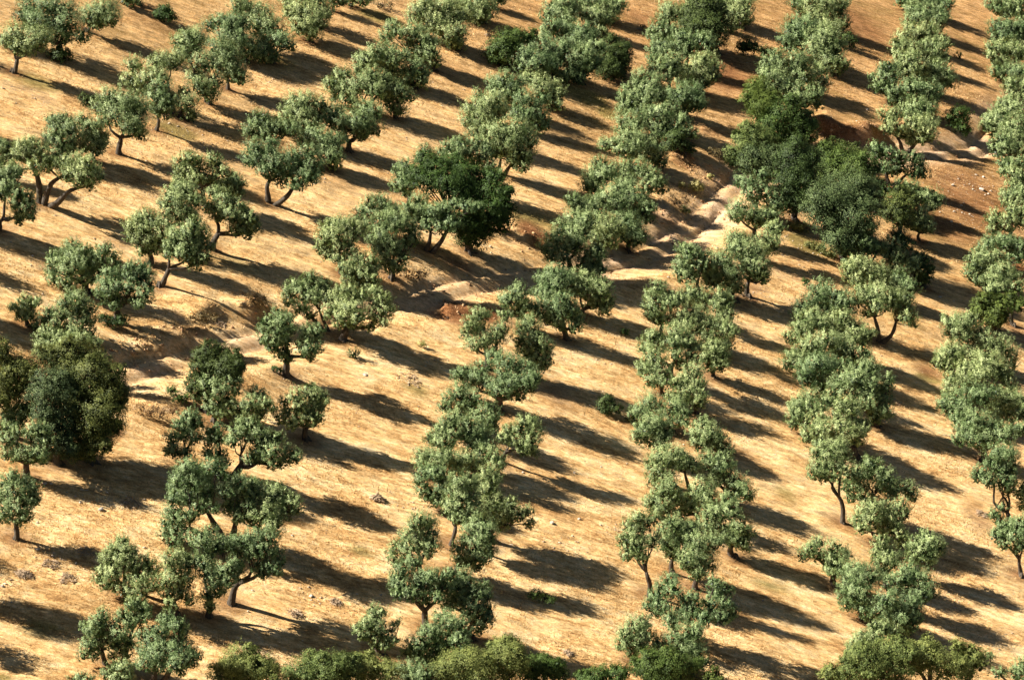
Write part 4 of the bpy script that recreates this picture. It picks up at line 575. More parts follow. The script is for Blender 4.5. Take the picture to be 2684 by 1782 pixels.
'F2':('olive_tree', 'olive tree', 'bushy sage green olive tree, fourteenth up in the first full foreground row from left', 'olive trees planted in rows'),
'F1':('olive_tree', 'olive tree', 'low sage green olive tree, fifteenth up in the first full foreground row from left', 'olive trees planted in rows'),
'E11':('olive_tree', 'olive tree', 'small sage green olive tree, sixteenth up in the first full foreground row from left', 'olive trees planted in rows'),
'F4':('olive_tree', 'olive tree', 'lone round sage green olive tree, seventeenth up in the first full foreground row from left', 'olive trees planted in rows'),
'F6':('olive_tree', 'olive tree', 'wide sage green olive tree, uppermost in the first full foreground row from left', 'olive trees planted in rows'),
'JO4':('olive_tree', 'olive tree', 'small sage green olive tree, lowest in the second foreground row from left', 'olive trees planted in rows'),
'J10':('olive_tree', 'olive tree', 'bushy sage green olive tree, second up in the second foreground row from left', 'olive trees planted in rows'),
'J11':('olive_tree', 'olive tree', 'tiny kinked sage green olive tree, third up in the second foreground row from left', 'olive trees planted in rows'),
'J9':('olive_tree', 'olive tree', 'bushy sage green olive tree, fourth up in the second foreground row from left', 'olive trees planted in rows'),
'J8':('olive_tree', 'olive tree', 'lopsided leaning sage green olive tree, fifth up in the second foreground row from left', 'olive trees planted in rows'),
'J7':('olive_tree', 'olive tree', 'bushy sage green olive tree, sixth up in the second foreground row from left', 'olive trees planted in rows'),
'J6':('olive_tree', 'olive tree', 'small sage green olive tree, seventh up in the second foreground row from left', 'olive trees planted in rows'),
'J4':('olive_tree', 'olive tree', 'straight-trunked sage green olive tree, eighth up in the second foreground row from left', 'olive trees planted in rows'),
'J5':('olive_tree', 'olive tree', 'bushy sage green olive tree, ninth up in the second foreground row from left', 'olive trees planted in rows'),
'J3':('olive_tree', 'olive tree', 'small sage green olive tree, tenth up in the second foreground row from left', 'olive trees planted in rows'),
'J2':('olive_tree', 'olive tree', 'low sage green olive tree, eleventh up in the second foreground row from left', 'olive trees planted in rows'),
'J1':('olive_tree', 'olive tree', 'small sage green olive tree, twelfth up in the second foreground row from left', 'olive trees planted in rows'),
'F29':('olive_tree', 'olive tree', 'small sage green olive tree, thirteenth up in the second foreground row from left', 'olive trees planted in rows'),
'F28':('olive_tree', 'olive tree', 'bushy sage green olive tree, fourteenth up in the second foreground row from left', 'olive trees planted in rows'),
'G26':('olive_tree', 'olive tree', 'small sage green olive tree, fifteenth up in the second foreground row from left', 'olive trees planted in rows'),
'F27':('olive_tree', 'olive tree', 'small sage green olive tree, sixteenth up in the second foreground row from left', 'olive trees planted in rows'),
'F26b':('olive_tree', 'olive tree', 'bushy sage green olive tree, seventeenth up in the second foreground row from left', 'olive trees planted in rows'),
'G25':('olive_tree', 'olive tree', 'broad sage green olive tree, eighteenth up in the second foreground row from left', 'olive trees planted in rows'),
'G24':('olive_tree', 'olive tree', 'bushy sage green olive tree, nineteenth up in the second foreground row from left', 'olive trees planted in rows'),
'G23':('olive_tree', 'olive tree', 'bushy sage green olive tree, twentieth up in the second foreground row from left', 'olive trees planted in rows'),
'G21':('olive_tree', 'olive tree', 'bushy sage green olive tree, twenty-first up in the second foreground row from left', 'olive trees planted in rows'),
'G22':('olive_tree', 'olive tree', 'small sage green olive tree, twenty-second up in the second foreground row from left', 'olive trees planted in rows'),
'G20':('olive_tree', 'olive tree', 'bushy sage green olive tree, uppermost in the second foreground row from left', 'olive trees planted in rows'),
'K11':('olive_tree', 'olive tree', 'bushy sage green olive tree, lowest in the third foreground row from left', 'olive trees planted in rows'),
'K10':('olive_tree', 'olive tree', 'small sage green olive tree, second up in the third foreground row from left', 'olive trees planted in rows'),
'K9':('olive_tree', 'olive tree', 'broad sage green olive tree, third up in the third foreground row from left', 'olive trees planted in rows'),
'K7':('olive_tree', 'olive tree', 'crooked-trunked sage green olive tree, fourth up in the third foreground row from left', 'olive trees planted in rows'),
'K8':('olive_tree', 'olive tree', 'bushy sage green olive tree, fifth up in the third foreground row from left', 'olive trees planted in rows'),
'K6':('olive_tree', 'olive tree', 'small sage green olive tree, sixth up in the third foreground row from left', 'olive trees planted in rows'),
'K5':('olive_tree', 'olive tree', 'bushy sage green olive tree, seventh up in the third foreground row from left', 'olive trees planted in rows'),
'K4':('olive_tree', 'olive tree', 'low sage green olive tree, eighth up in the third foreground row from left', 'olive trees planted in rows'),
'K3':('olive_tree', 'olive tree', 'small sage green olive tree, ninth up in the third foreground row from left', 'olive trees planted in rows'),
'K2':('olive_tree', 'olive tree', 'bushy sage green olive tree, tenth up in the third foreground row from left', 'olive trees planted in rows'),
'K1':('olive_tree', 'olive tree', 'fork-trunked sage green olive tree, eleventh up in the third foreground row from left', 'olive trees planted in rows'),
'G14':('olive_tree', 'olive tree', 'low sage green olive tree, twelfth up in the third foreground row from left', 'olive trees planted in rows'),
'G13':('olive_tree', 'olive tree', 'bushy sage green olive tree, thirteenth up in the third foreground row from left', 'olive trees planted in rows'),
'G12':('olive_tree', 'olive tree', 'low sage green olive tree, fourteenth up in the third foreground row from left', 'olive trees planted in rows'),
'G11':('olive_tree', 'olive tree', 'bushy sage green olive tree, fifteenth up in the third foreground row from left', 'olive trees planted in rows'),
'G9':('olive_tree', 'olive tree', 'small sage green olive tree, sixteenth up in the third foreground row from left', 'olive trees planted in rows'),
'G8':('olive_tree', 'olive tree', 'bushy sage green olive tree, seventeenth up in the third foreground row from left', 'olive trees planted in rows'),
'G10':('olive_tree', 'olive tree', 'small sage green olive tree, eighteenth up in the third foreground row from left', 'olive trees planted in rows'),
'G7':('olive_tree', 'olive tree', 'broad sage green olive tree, nineteenth up in the third foreground row from left', 'olive trees planted in rows'),
'G4':('olive_tree', 'olive tree', 'bushy sage green olive tree, twentieth up in the third foreground row from left', 'olive trees planted in rows'),
'G6':('olive_tree', 'olive tree', 'small sage green olive tree, twenty-first up in the third foreground row from left', 'olive trees planted in rows'),
'G5':('olive_tree', 'olive tree', 'small sage green olive tree, twenty-second up in the third foreground row from left', 'olive trees planted in rows'),
'G3':('olive_tree', 'olive tree', 'bushy sage green olive tree, twenty-third up in the third foreground row from left', 'olive trees planted in rows'),
'G2':('olive_tree', 'olive tree', 'bushy sage green olive tree, uppermost in the third foreground row from left', 'olive trees planted in rows'),
'L10':('olive_tree', 'olive tree', 'bushy sage green olive tree, lowest in the fourth foreground row from left', 'olive trees planted in rows'),
'L9':('olive_tree', 'olive tree', 'dense sage green olive tree, second up in the fourth foreground row from left', 'olive trees planted in rows'),
'L7':('olive_tree', 'olive tree', 'small sage green olive tree, third up in the fourth foreground row from left', 'olive trees planted in rows'),
'L8':('olive_tree', 'olive tree', 'bushy sage green olive tree, fourth up in the fourth foreground row from left', 'olive trees planted in rows'),
'L4':('olive_tree', 'olive tree', 'bushy sage green olive tree, fifth up in the fourth foreground row from left', 'olive trees planted in rows'),
'L5':('olive_tree', 'olive tree', 'small sage green olive tree, sixth up in the fourth foreground row from left', 'olive trees planted in rows'),
'L6':('olive_tree', 'olive tree', 'small sage green olive tree, seventh up in the fourth foreground row from left', 'olive trees planted in rows'),
'L3':('olive_tree', 'olive tree', 'bushy sage green olive tree, eighth up in the fourth foreground row from left', 'olive trees planted in rows'),
'L1':('olive_tree', 'olive tree', 'bare-trunked sage green olive tree, ninth up in the fourth foreground row from left', 'olive trees planted in rows'),
'L2':('olive_tree', 'olive tree', 'broad sage green olive tree, tenth up in the fourth foreground row from left', 'olive trees planted in rows'),
'H17':('olive_tree', 'olive tree', 'tall sage green olive tree, eleventh up in the fourth foreground row from left', 'olive trees planted in rows'),
'H16':('olive_tree', 'olive tree', 'low sage green olive tree, twelfth up in the fourth foreground row from left', 'olive trees planted in rows'),
'H15':('olive_tree', 'olive tree', 'broad sage green olive tree, thirteenth up in the fourth foreground row from left', 'olive trees planted in rows'),
'H14':('olive_tree', 'olive tree', 'bushy sage green olive tree, fourteenth up in the fourth foreground row from left', 'olive trees planted in rows'),
'H13':('olive_tree', 'olive tree', 'broad sage green olive tree, fifteenth up in the fourth foreground row from left', 'olive trees planted in rows'),
'H12':('olive_tree', 'olive tree', 'bushy sage green olive tree, sixteenth up in the fourth foreground row from left', 'olive trees planted in rows'),
'H11':('olive_tree', 'olive tree', 'bushy sage green olive tree, seventeenth up in the fourth foreground row from left', 'olive trees planted in rows'),
'H8':('olive_tree', 'olive tree', 'fork-trunked sage green olive tree, eighteenth up in the fourth foreground row from left', 'olive trees planted in rows'),
'H10':('olive_tree', 'olive tree', 'broad sage green olive tree, nineteenth up in the fourth foreground row from left', 'olive trees planted in rows'),
'H9':('olive_tree', 'olive tree', 'small sage green olive tree, twentieth up in the fourth foreground row from left', 'olive trees planted in rows'),
'H6':('olive_tree', 'olive tree', 'bushy sage green olive tree, twenty-first up in the fourth foreground row from left', 'olive trees planted in rows'),
'H5':('olive_tree', 'olive tree', 'bushy sage green olive tree, twenty-second up in the fourth foreground row from left', 'olive trees planted in rows'),
'H4':('olive_tree', 'olive tree', 'bushy sage green olive tree, uppermost in the fourth foreground row from left', 'olive trees planted in rows'),
'LR1':('olive_tree', 'olive tree', 'low sage green olive tree, lowest in the foreground row at the right edge', 'olive trees planted in rows'),
'L11':('olive_tree', 'olive tree', 'slim-trunked sage green olive tree, second up in the foreground row at the right edge', 'olive trees planted in rows'),
'L14':('olive_tree', 'olive tree', 'small sage green olive tree, third up in the foreground row at the right edge', 'olive trees planted in rows'),
'L13':('olive_tree', 'olive tree', 'tall sage green olive tree, fourth up in the foreground row at the right edge', 'olive trees planted in rows'),
'H24':('olive_tree', 'olive tree', 'broad sage green olive tree, fifth up in the foreground row at the right edge', 'olive trees planted in rows'),
'H23':('olive_tree', 'olive tree', 'bushy sage green olive tree, sixth up in the foreground row at the right edge', 'olive trees planted in rows'),
'H22':('olive_tree', 'olive tree', 'bushy sage green olive tree, seventh up in the foreground row at the right edge', 'olive trees planted in rows'),
'H21':('olive_tree', 'olive tree', 'broad sage green olive tree, eighth up in the foreground row at the right edge', 'olive trees planted in rows'),
'H19':('olive_tree', 'olive tree', 'small sage green olive tree, ninth up in the foreground row at the right edge', 'olive trees planted in rows'),
'H20':('olive_tree', 'olive tree', 'bushy sage green olive tree, tenth up in the foreground row at the right edge', 'olive trees planted in rows'),
'H18':('olive_tree', 'olive tree', 'bushy sage green olive tree, eleventh up in the foreground row at the right edge', 'olive trees planted in rows'),
'H27':('olive_tree', 'olive tree', 'tall sage green olive tree, twelfth up in the foreground row at the right edge', 'olive trees planted in rows'),
'H26':('olive_tree', 'olive tree', 'bushy sage green olive tree, thirteenth up in the foreground row at the right edge', 'olive trees planted in rows'),
'H25':('olive_tree', 'olive tree', 'broad sage green olive tree, uppermost in the foreground row at the right edge', 'olive trees planted in rows'),
'A2c':('bush', 'bush', 'dark leafy sucker growth under the olives in the top left corner', None),
'AS1':('bush', 'bush', 'small round dark green bush alone on bare soil near top left', None),
'AS2':('bush', 'bush', 'small dark bush in shade left of the round-crowned upper left olive', None),
'C6':('oak_tree', 'oak tree', 'deep green oak bush left of an olive near the top centre', None),
'C14':('oak_tree', 'oak tree', 'very dark oak bush right of an olive near the top centre', None),
'C16':('oak_tree', 'oak tree', 'tall dark oak standing among the olives at the top right of centre', None),
'CS1':('bush', 'bush', 'small dark shrubs on open soil right of the tall dark top oak', None),
'CS2':('broom_bush', 'broom bush', 'pale yellow broom bush on the bank above the pale track', None),
'CS3':('broom_bush', 'broom bush', 'tiny yellow broom tuft left of the bigger broom bush', None),
'CS4':('broom_bush', 'broom bush', 'pale broom tuft lower down the bank beside the pale track', None),
'CS5':('dead_weed', 'dead weed', 'small dark dead weed on sunlit soil near the top centre', None),
'CS6':('broom_bush', 'broom bush', 'small broom tuft at the edge of the track nearest the thicket', None),
'CS7':('dry_scrub', 'dry scrub', 'sparse dry scrub in the shaded hollow left of the thicket', None),
'CS8':('dry_scrub', 'dry scrub', 'sparse dry scrub on the bank just above the pale track', None),
'D5':('bush', 'bush', 'small dark bush tucked against the right side of an upper olive row', None),
'DS1':('bush', 'bush', 'low dark scrub on the slope left of the upper right olives', None),
'D9':('broadleaf_tree', 'broadleaf tree', 'thin-stemmed light green broadleaf tree at the top of the thicket', None),
'D10':('oak_tree', 'oak tree', 'deep green oak left of the red earth bank', None),
'D10b':('oak_tree', 'oak tree', 'yellow-green oak bush at the left edge of the thicket', None),
'D11':('oak_tree', 'oak tree', 'grey-green oak with olive-like crown at the left of the thicket', None),
'D12':('oak_tree', 'oak tree', 'dark tall oak in the shaded middle of the thicket', None),
'D13':('oak_tree', 'oak tree', 'low brownish oak scrub growing under the red earth bank', None),
'D14':('oak_tree', 'oak tree', 'bright deep green oak in the upper right of the thicket', None),
'D15':('oak_tree', 'oak tree', 'huge rounded grey-green oak in front of the thicket', None),
'D16':('oak_tree', 'oak tree', 'narrow dark oak behind the huge rounded grey-green oak', None),
'D17':('oak_tree', 'oak tree', 'brown-green oak at the right end of the thicket', None),
'D45':('bush', 'bush', 'bright green bush above the track bend near the right edge', None),
'D46':('bush', 'bush', 'small green weed on open ground in the upper right', None),
'C26':('oak_tree', 'oak tree', 'small dark oak tucked under an olive beside the gully head', None),
'H7':('oak_tree', 'oak tree', 'dark oak bush in shade at the lower right of the thicket', None),
'H7b':('oak_tree', 'oak tree', 'low grey-green oak at the bottom left of the thicket', None),
'H28':('oak_tree', 'oak tree', 'bright green low oak bush under an olive near the right edge', None),
'HS1':('ground_shrub', 'ground shrub', 'flat yellow-green ground shrub on bare soil below the thicket', None),
'HS2':('ground_shrub', 'ground shrub', 'flat yellow-green ground shrub furthest right below the thicket', None),
'HS3':('ground_shrub', 'ground shrub', 'low yellow-green growth at the left foot of the thicket', None),
'HS4':('bush', 'bush', 'tiny green weed on stony soil below the thicket', None),
'EO1':('oak_tree', 'oak tree', 'giant brown-green oak mound at the left edge below the track', None),
'EO2':('oak_tree', 'oak tree', 'brown-green oak cut by the left edge beside the giant oak', None),
'EO3':('oak_tree', 'oak tree', 'dark teal-green tree in front of the giant left edge oak', None),
'E10':('oak_tree', 'oak tree', 'dark green oak beside the track, lower left', None),
'ES1':('bush', 'bush', 'very dark leafy shoots around the foot of an olive above the track', None),
'ES2':('dry_scrub', 'dry scrub', 'dry scrub on the shaded bank above the track at left', None),
'ES3':('dry_scrub', 'dry scrub', 'dry scrub patch on the bank right of the giant oak', None),
'ES4':('bush', 'bush', 'green scrub on the bank left of the dark track-side oak', None),
'ES5':('dry_scrub', 'dry scrub', 'dry scrub on the red cut above the left end of the track', None),
'FS1':('bush', 'bush', 'tiny dark shoots at the foot of the lone round olive', None),
'FS2':('bush', 'bush', 'small dark shrub in an olive shadow below the track centre', None),
'FS3':('broom_bush', 'broom bush', 'tiny yellow broom tuft on the open slope below the track centre', None),
'FS4':('dry_scrub', 'dry scrub', 'dry scrub on the bank below the big round green oak', None),
'BO1':('oak_tree', 'oak tree', 'big round deep green oak above the middle of the track', None),
'BS1':('dry_scrub', 'dry scrub', 'dry brown scrub beside an olive at the top centre left', None),
'BS2':('dead_weed', 'dead weed', 'small brown dead weed left of the deep green oak bush', None),
'GS1':('bush', 'bush', 'black-green bush alone in an olive shadow, centre right', None),
'GS2':('bush', 'bush', 'small green weed between two foreground rows, centre right', None),
'KS1':('bush', 'bush', 'low bright green bush alone on golden grass in the lower centre', None),
'KO1':('oak_tree', 'oak tree', 'tall yellow-green oak at the bottom edge, centre', None),
'KO2':('oak_tree', 'oak tree', 'green oak bush right of the tall bottom centre oak', None),
'KO3':('oak_tree', 'oak tree', 'low green oak top at the bottom edge, right of centre', None),
'KO4':('oak_tree', 'oak tree', 'wide green oak at the bottom in front of the third foreground row', None),
'KO5':('oak_tree', 'oak tree', 'small green oak top at the bottom right of the third foreground row', None),
'JO1':('oak_tree', 'oak tree', 'yellow-green oak at the bottom edge, furthest left of the oaks', None),
'JO2':('oak_tree', 'oak tree', 'wide yellow-green oak at the bottom edge, second from the left', None),
'JO3':('oak_tree', 'oak tree', 'yellow-green oak at the bottom edge below the tiny kinked olive', None),
'JO5':('oak_tree', 'oak tree', 'yellow-green oak at the bottom edge, just left of the centre', None),
'LO1':('oak_tree', 'oak tree', 'tallest yellow-green oak of the bottom right group', None),
'LO2':('oak_tree', 'oak tree', 'yellow-green oak at the left of the bottom right group', None),
'LO3':('oak_tree', 'oak tree', 'yellow-green oak in the middle of the bottom right group', None),
'LO4':('oak_tree', 'oak tree', 'yellow-green oak at the right of the bottom right group', None),
'LO5':('oak_tree', 'oak tree', 'low yellow-green oak top left of the bottom right group', None),
'X0':('olive_tree', 'olive tree', 'olive tree standing just beyond the left edge of the picture', 'olive trees beyond the left edge'),
'X1':('olive_tree', 'olive tree', 'olive tree standing just beyond the left edge of the picture', 'olive trees beyond the left edge'),
'X2':('olive_tree', 'olive tree', 'olive tree standing just beyond the left edge of the picture', 'olive trees beyond the left edge'),
'X3':('olive_tree', 'olive tree', 'olive tree standing just beyond the left edge of the picture', 'olive trees beyond the left edge'),
'X4':('olive_tree', 'olive tree', 'olive tree standing just beyond the left edge of the picture', 'olive trees beyond the left edge'),
'X5':('olive_tree', 'olive tree', 'olive tree standing just beyond the left edge of the picture', 'olive trees beyond the left edge'),
'X6':('olive_tree', 'olive tree', 'olive tree standing just beyond the left edge of the picture', 'olive trees beyond the left edge'),
'X7':('olive_tree', 'olive tree', 'olive tree standing just beyond the left edge of the picture', 'olive trees beyond the left edge'),
'X8':('olive_tree', 'olive tree', 'olive tree standing just beyond the left edge of the picture', 'olive trees beyond the left edge'),
'X9':('olive_tree', 'olive tree', 'olive tree standing just beyond the left edge of the picture', 'olive trees beyond the left edge'),
}
ROCKLAB={'D1535': 'largest pale rock on the stony red slope right of the thicket', 'D1550': 'pale rock just above the largest rock on the red slope', 'D1340': 'pale rock left of the largest rock on the red slope', 'D1330': 'pale rock lowest on the red slope right of the thicket', 'D1350': 'small rock on bare red soil above the lowest red slope rock', 'D1400': 'small pale rock in the olive shadow on the red slope', 'D1500': 'small rock highest on the red slope right of the thicket', 'D755': 'pale rock on golden soil above the red earth bank', 'D1585': 'small rock touching the right side of the largest red slope rock', 'I692': 'grey boulder at the edge of an olive shadow, lower left', 'I550': 'pale flat stone left of the grey boulder, lower left', 'I258': 'grey pointed rock on golden grass near the left edge', 'I348': 'small pale stone beside the dark rock below the giant oak', 'I308': 'dark rock in the shade below the giant oak', 'I255': 'small white stone below the left edge olive', 'I75': 'small grey rock near the left edge, lowest of the left rocks', 'I988': 'small stone left of the first foreground row', 'I15': 'pale stone cut by the left edge', 'J300': 'small white stone right of the wide three-stemmed olive', 'K382': 'pale rock between two foreground olive shadows, lower centre', 'K570': 'pale stone at the tip of a shadow right of the centre rock', 'K220': 'small stone above the green oak bush at bottom centre', 'K720': 'tiny pale stone left of the third foreground row, highest', 'K1072': 'tiny white stone against the third foreground row', 'K535': 'small pale stone above the long centre shadow', 'F800': 'flat white stone on the open slope below the lone round olive', 'H1255': 'flat pale slab on bare soil right of the thicket shadow', 'E225': 'small grey stone in an olive shadow at the upper left edge', 'J912': 'small grey stone above the tiny kinked olive', 'F1545': 'small pale stone on the red mound by the track', 'G1180': 'tiny pale stone on grass below the pale track', 'J575': 'tiny stone at the end of a shadow, lower left centre'}
BRUSHLAB={'J885': 'round heap of pale cut sticks on open golden grass', 'F1110': 'flat litter of pale dead twigs under the long olive shadow below the track', 'I165': 'heap of grey twigs in an olive shadow at the left edge', 'I460': 'scattered grey twigs in the olive shadow right of the left twig heap', 'I590': 'scattered twigs on sunlit grass left of the first foreground row', 'I350': 'thin litter of twigs above the left edge twig heap', 'K490': 'small twig litter on grass above the bottom centre oaks', 'B1650': 'small twig litter left of the deep green oak bush near the top', 'C990': 'small pile of dark twigs between two top olive rows', 'L1540': 'dead branch litter left of the right edge olives', 'J320': 'dark twig litter in the shadow left of the tiny kinked olive', 'J600': 'twig litter on sunlit grass above the tiny kinked olive', 'B930': 'pale brushwood litter near the top edge, left of centre', 'H940': 'reddish twig litter beside a shadow between the two right rows', 'I900': 'twig litter on golden grass below the shaded left ground', 'E1510': 'twig litter on the red bank above the left track'}
GREYROCK=('I692', 'I258', 'I308', 'I75', 'J912', 'E225')
# ---------- scene ----------
S=bpy.context.scene
for it in list(bpy.data.objects): bpy.data.objects.remove(it)
COL=S.collection
def Hf(x,y): return H(x,y,TRACK,BANKS)
def put(o,parent=None):
    COL.objects.link(o)
    if parent is not None: o.parent=parent
    return o
def tag(o,label,cat,group=None,kind=None):
    if label: o['label']=label
    if cat: o['category']=cat
    if group: o['group']=group
    if kind: o['kind']=kind
def quads_mesh(name,V,mat,nv=4,smooth=False,nrm=None,tint=None):
    """V: (n, nv, 3) separate polygons"""
    V=np.asarray(V,np.float32); n=V.shape[0]
    me=bpy.data.meshes.new(name); me.vertices.add(n*nv); me.loops.add(n*nv); me.polygons.add(n)
    me.vertices.foreach_set('co',V.ravel())
    me.loops.foreach_set('vertex_index',np.arange(n*nv,dtype=np.int32))
    me.polygons.foreach_set('loop_start',np.arange(0,n*nv,nv,dtype=np.int32))
    if tint is not None:
        a=me.attributes.new('tint','FLOAT','POINT'); a.data.foreach_set('value',np.repeat(np.asarray(tint,np.float32),nv))
    me.materials.append(mat); me.update(calc_edges=True)
    return me
def poly_mesh(name,verts,faces,mat,smooth=True):
    me=bpy.data.meshes.new(name); me.from_pydata([tuple(v) for v in verts],[],faces); me.materials.append(mat)
    if smooth: me.shade_smooth()
    me.update(); return me
# ---------- materials ----------
def newmat(name):
    m=bpy.data.materials.new(name); m.use_nodes=True; nt=m.node_tree
    for n in list(nt.nodes): nt.nodes.remove(n)
    return m,nt,nt.nodes,nt.links
def N(nodes,t,**k):
    n=nodes.new(t)
    for a,b in k.items():
        if a in n.inputs: n.inputs[a].default_value=b
        else: setattr(n,a,b)
    return n
def ramp(nodes,stops):
    r=nodes.new('ShaderNodeValToRGB'); e=r.color_ramp.elements
    while len(e)>1: e.remove(e[-1])
    e[0].position=stops[0][0]; e[0].color=(*stops[0][1],1)
    for p,c in stops[1:]:
        q=e.new(p); q.color=(*c,1)
    return r
def mixc(nodes,links,fac,a,b,mode='MIX'):
    m=nodes.new('ShaderNodeMix'); m.data_type='RGBA'; m.blend_type=mode
    for sock,v in ((m.inputs[0],fac),(m.inputs[6],a),(m.inputs[7],b)):
        if isinstance(v,(int,float)): sock.default_value=v
        elif isinstance(v,tuple): sock.default_value=(*v,1)
        else: links.new(v,sock)
    return m.outputs[2]
def leaf_mat(name,dark,mid,light,trans=0.22,under=None,rough=.6,spec=.2):
    m,nt,nd,lk=newmat(name)
    out=N(nd,'ShaderNodeOutputMaterial'); geo=N(nd,'ShaderNodeNewGeometry'); oi=N(nd,'ShaderNodeObjectInfo')
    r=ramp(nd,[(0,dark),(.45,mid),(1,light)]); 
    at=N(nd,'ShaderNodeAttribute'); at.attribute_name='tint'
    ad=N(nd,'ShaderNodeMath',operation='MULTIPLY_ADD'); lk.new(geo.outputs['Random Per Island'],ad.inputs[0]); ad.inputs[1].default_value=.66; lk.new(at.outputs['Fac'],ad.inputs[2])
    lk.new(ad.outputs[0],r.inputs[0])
    c=r.outputs[0]
    if under: c=mixc(nd,lk,geo.outputs['Backfacing'],c,under)
    hs=N(nd,'ShaderNodeHueSaturation'); lk.new(c,hs.inputs['Color'])
    mr=N(nd,'ShaderNodeMapRange'); lk.new(oi.outputs['Random'],mr.inputs[0]); mr.inputs[3].default_value=.82; mr.inputs[4].default_value=1.2
    lk.new(mr.outputs[0],hs.inputs['Value'])
    mr2=N(nd,'ShaderNodeMapRange'); lk.new(oi.outputs['Random'],mr2.inputs[0]); mr2.inputs[3].default_value=.514; mr2.inputs[4].default_value=.474
    lk.new(mr2.outputs[0],hs.inputs['Hue'])
    p=N(nd,'ShaderNodeBsdfPrincipled'); p.inputs['Roughness'].default_value=rough; p.inputs['Specular IOR Level'].default_value=spec
    lk.new(hs.outputs[0],p.inputs['Base Color'])
    t=N(nd,'ShaderNodeBsdfTranslucent'); lk.new(hs.outputs[0],t.inputs[0])
    mx=N(nd,'ShaderNodeMixShader'); mx.inputs[0].default_value=trans; lk.new(p.outputs[0],mx.inputs[1]); lk.new(t.outputs[0],mx.inputs[2]); lk.new(mx.outputs[0],out.inputs[0])
    return m
def bark_mat(name,a,b):
    m,nt,nd,lk=newmat(name); out=N(nd,'ShaderNodeOutputMaterial'); tc=N(nd,'ShaderNodeTexCoord')
    mp=N(nd,'ShaderNodeMapping'); mp.inputs['Scale'].default_value=(6,6,1.6); lk.new(tc.outputs['Object'],mp.inputs[0])
    n=N(nd,'ShaderNodeTexNoise'); n.inputs['Scale'].default_value=2.2; n.inputs['Detail'].default_value=6; lk.new(mp.outputs[0],n.inputs[0])
    r=ramp(nd,[(.3,a),(.7,b)]); lk.new(n.outputs[0],r.inputs[0])
    p=N(nd,'ShaderNodeBsdfPrincipled'); p.inputs['Roughness'].default_value=.9; lk.new(r.outputs[0],p.inputs['Base Color'])
    bu=N(nd,'ShaderNodeBump'); bu.inputs['Strength'].default_value=.9; bu.inputs['Distance'].default_value=.05; lk.new(n.outputs[0],bu.inputs['Height']); lk.new(bu.outputs[0],p.inputs['Normal'])
    lk.new(p.outputs[0],out.inputs[0]); return m
M={}
M['olive']=leaf_mat('olive_leaves',(.021,.048,.012),(.108,.176,.050),(.42,.52,.235),.12,None,.55,.35)
M['oakdark']=leaf_mat('dark_oak_leaves',(.013,.028,.008),(.032,.060,.015),(.075,.12,.03),.10)
M['oakgreen']=leaf_mat('green_oak_leaves',(.010,.026,.006),(.030,.062,.012),(.085,.15,.03),.12)
M['oakbright']=leaf_mat('bright_oak_leaves',(.020,.040,.008),(.052,.092,.018),(.13,.19,.042),.15)
M['oakyellow']=leaf_mat('yellow_oak_leaves',(.028,.053,.012),(.088,.130,.033),(.23,.285,.085),.2)
M['oakbrown']=leaf_mat('brown_oak_leaves',(.014,.028,.006),(.048,.072,.016),(.15,.18,.045),.10)
M['oakgrey']=leaf_mat('grey_oak_leaves',(.014,.030,.009),(.046,.078,.024),(.15,.205,.078),.10)
M['oakteal']=leaf_mat('teal_oak_leaves',(.010,.024,.008),(.030,.060,.020),(.11,.165,.065),.08)
M['broadleaf']=leaf_mat('broad_leaves',(.05,.085,.015),(.11,.16,.03),(.19,.25,.055),.3)
M['broom']=leaf_mat('broom_leaves',(.16,.16,.04),(.32,.32,.10),(.5,.48,.2),.2)
M['dry']=leaf_mat('dry_bush_leaves',(.07,.05,.022),(.17,.12,.05),(.30,.22,.10),.1)
M['lowgreen']=leaf_mat('low_green_leaves',(.08,.085,.02),(.17,.17,.045),(.27,.27,.09),.2)
M['bark']=bark_mat('olive_bark',(.025,.018,.012),(.11,.085,.06))
M['oakbark']=bark_mat('oak_bark',(.03,.024,.018),(.10,.08,.06))
def stone_mat(name,a,b):
    m,nt,nd,lk=newmat(name); out=N(nd,'ShaderNodeOutputMaterial'); tc=N(nd,'ShaderNodeTexCoord'); g=N(nd,'ShaderNodeNewGeometry')
    n=N(nd,'ShaderNodeTexNoise'); n.inputs['Scale'].default_value=5; n.inputs['Detail'].default_value=6; lk.new(tc.outputs['Object'],n.inputs[0])
    ad=N(nd,'ShaderNodeMath',operation='MULTIPLY_ADD'); lk.new(g.outputs['Random Per Island'],ad.inputs[0]); ad.inputs[1].default_value=.5; 
    su=N(nd,'ShaderNodeMath',operation='SUBTRACT'); lk.new(n.outputs[0],su.inputs[0]); su.inputs[1].default_value=.25; lk.new(su.outputs[0],ad.inputs[2])
    r=ramp(nd,[(.1,a),(.8,b)]); lk.new(ad.outputs[0],r.inputs[0])
    p=N(nd,'ShaderNodeBsdfPrincipled'); p.inputs['Roughness'].default_value=.9; lk.new(r.outputs[0],p.inputs['Base Color'])
    bu=N(nd,'ShaderNodeBump'); bu.inputs['Strength'].default_value=.6; bu.inputs['Distance'].default_value=.03; lk.new(n.outputs[0],bu.inputs['Height']); lk.new(bu.outputs[0],p.inputs['Normal'])
    lk.new(p.outputs[0],out.inputs[0]); return m
M['stone']=stone_mat('pale_stone',(.22,.17,.13),(.50,.42,.34))
M['greystone']=stone_mat('grey_stone',(.14,.12,.105),(.38,.34,.30))
M['pebble']=stone_mat('pebbles',(.24,.15,.09),(.66,.56,.44))
M['twig']=stone_mat('dead_twigs',(.20,.13,.08),(.55,.41,.27))
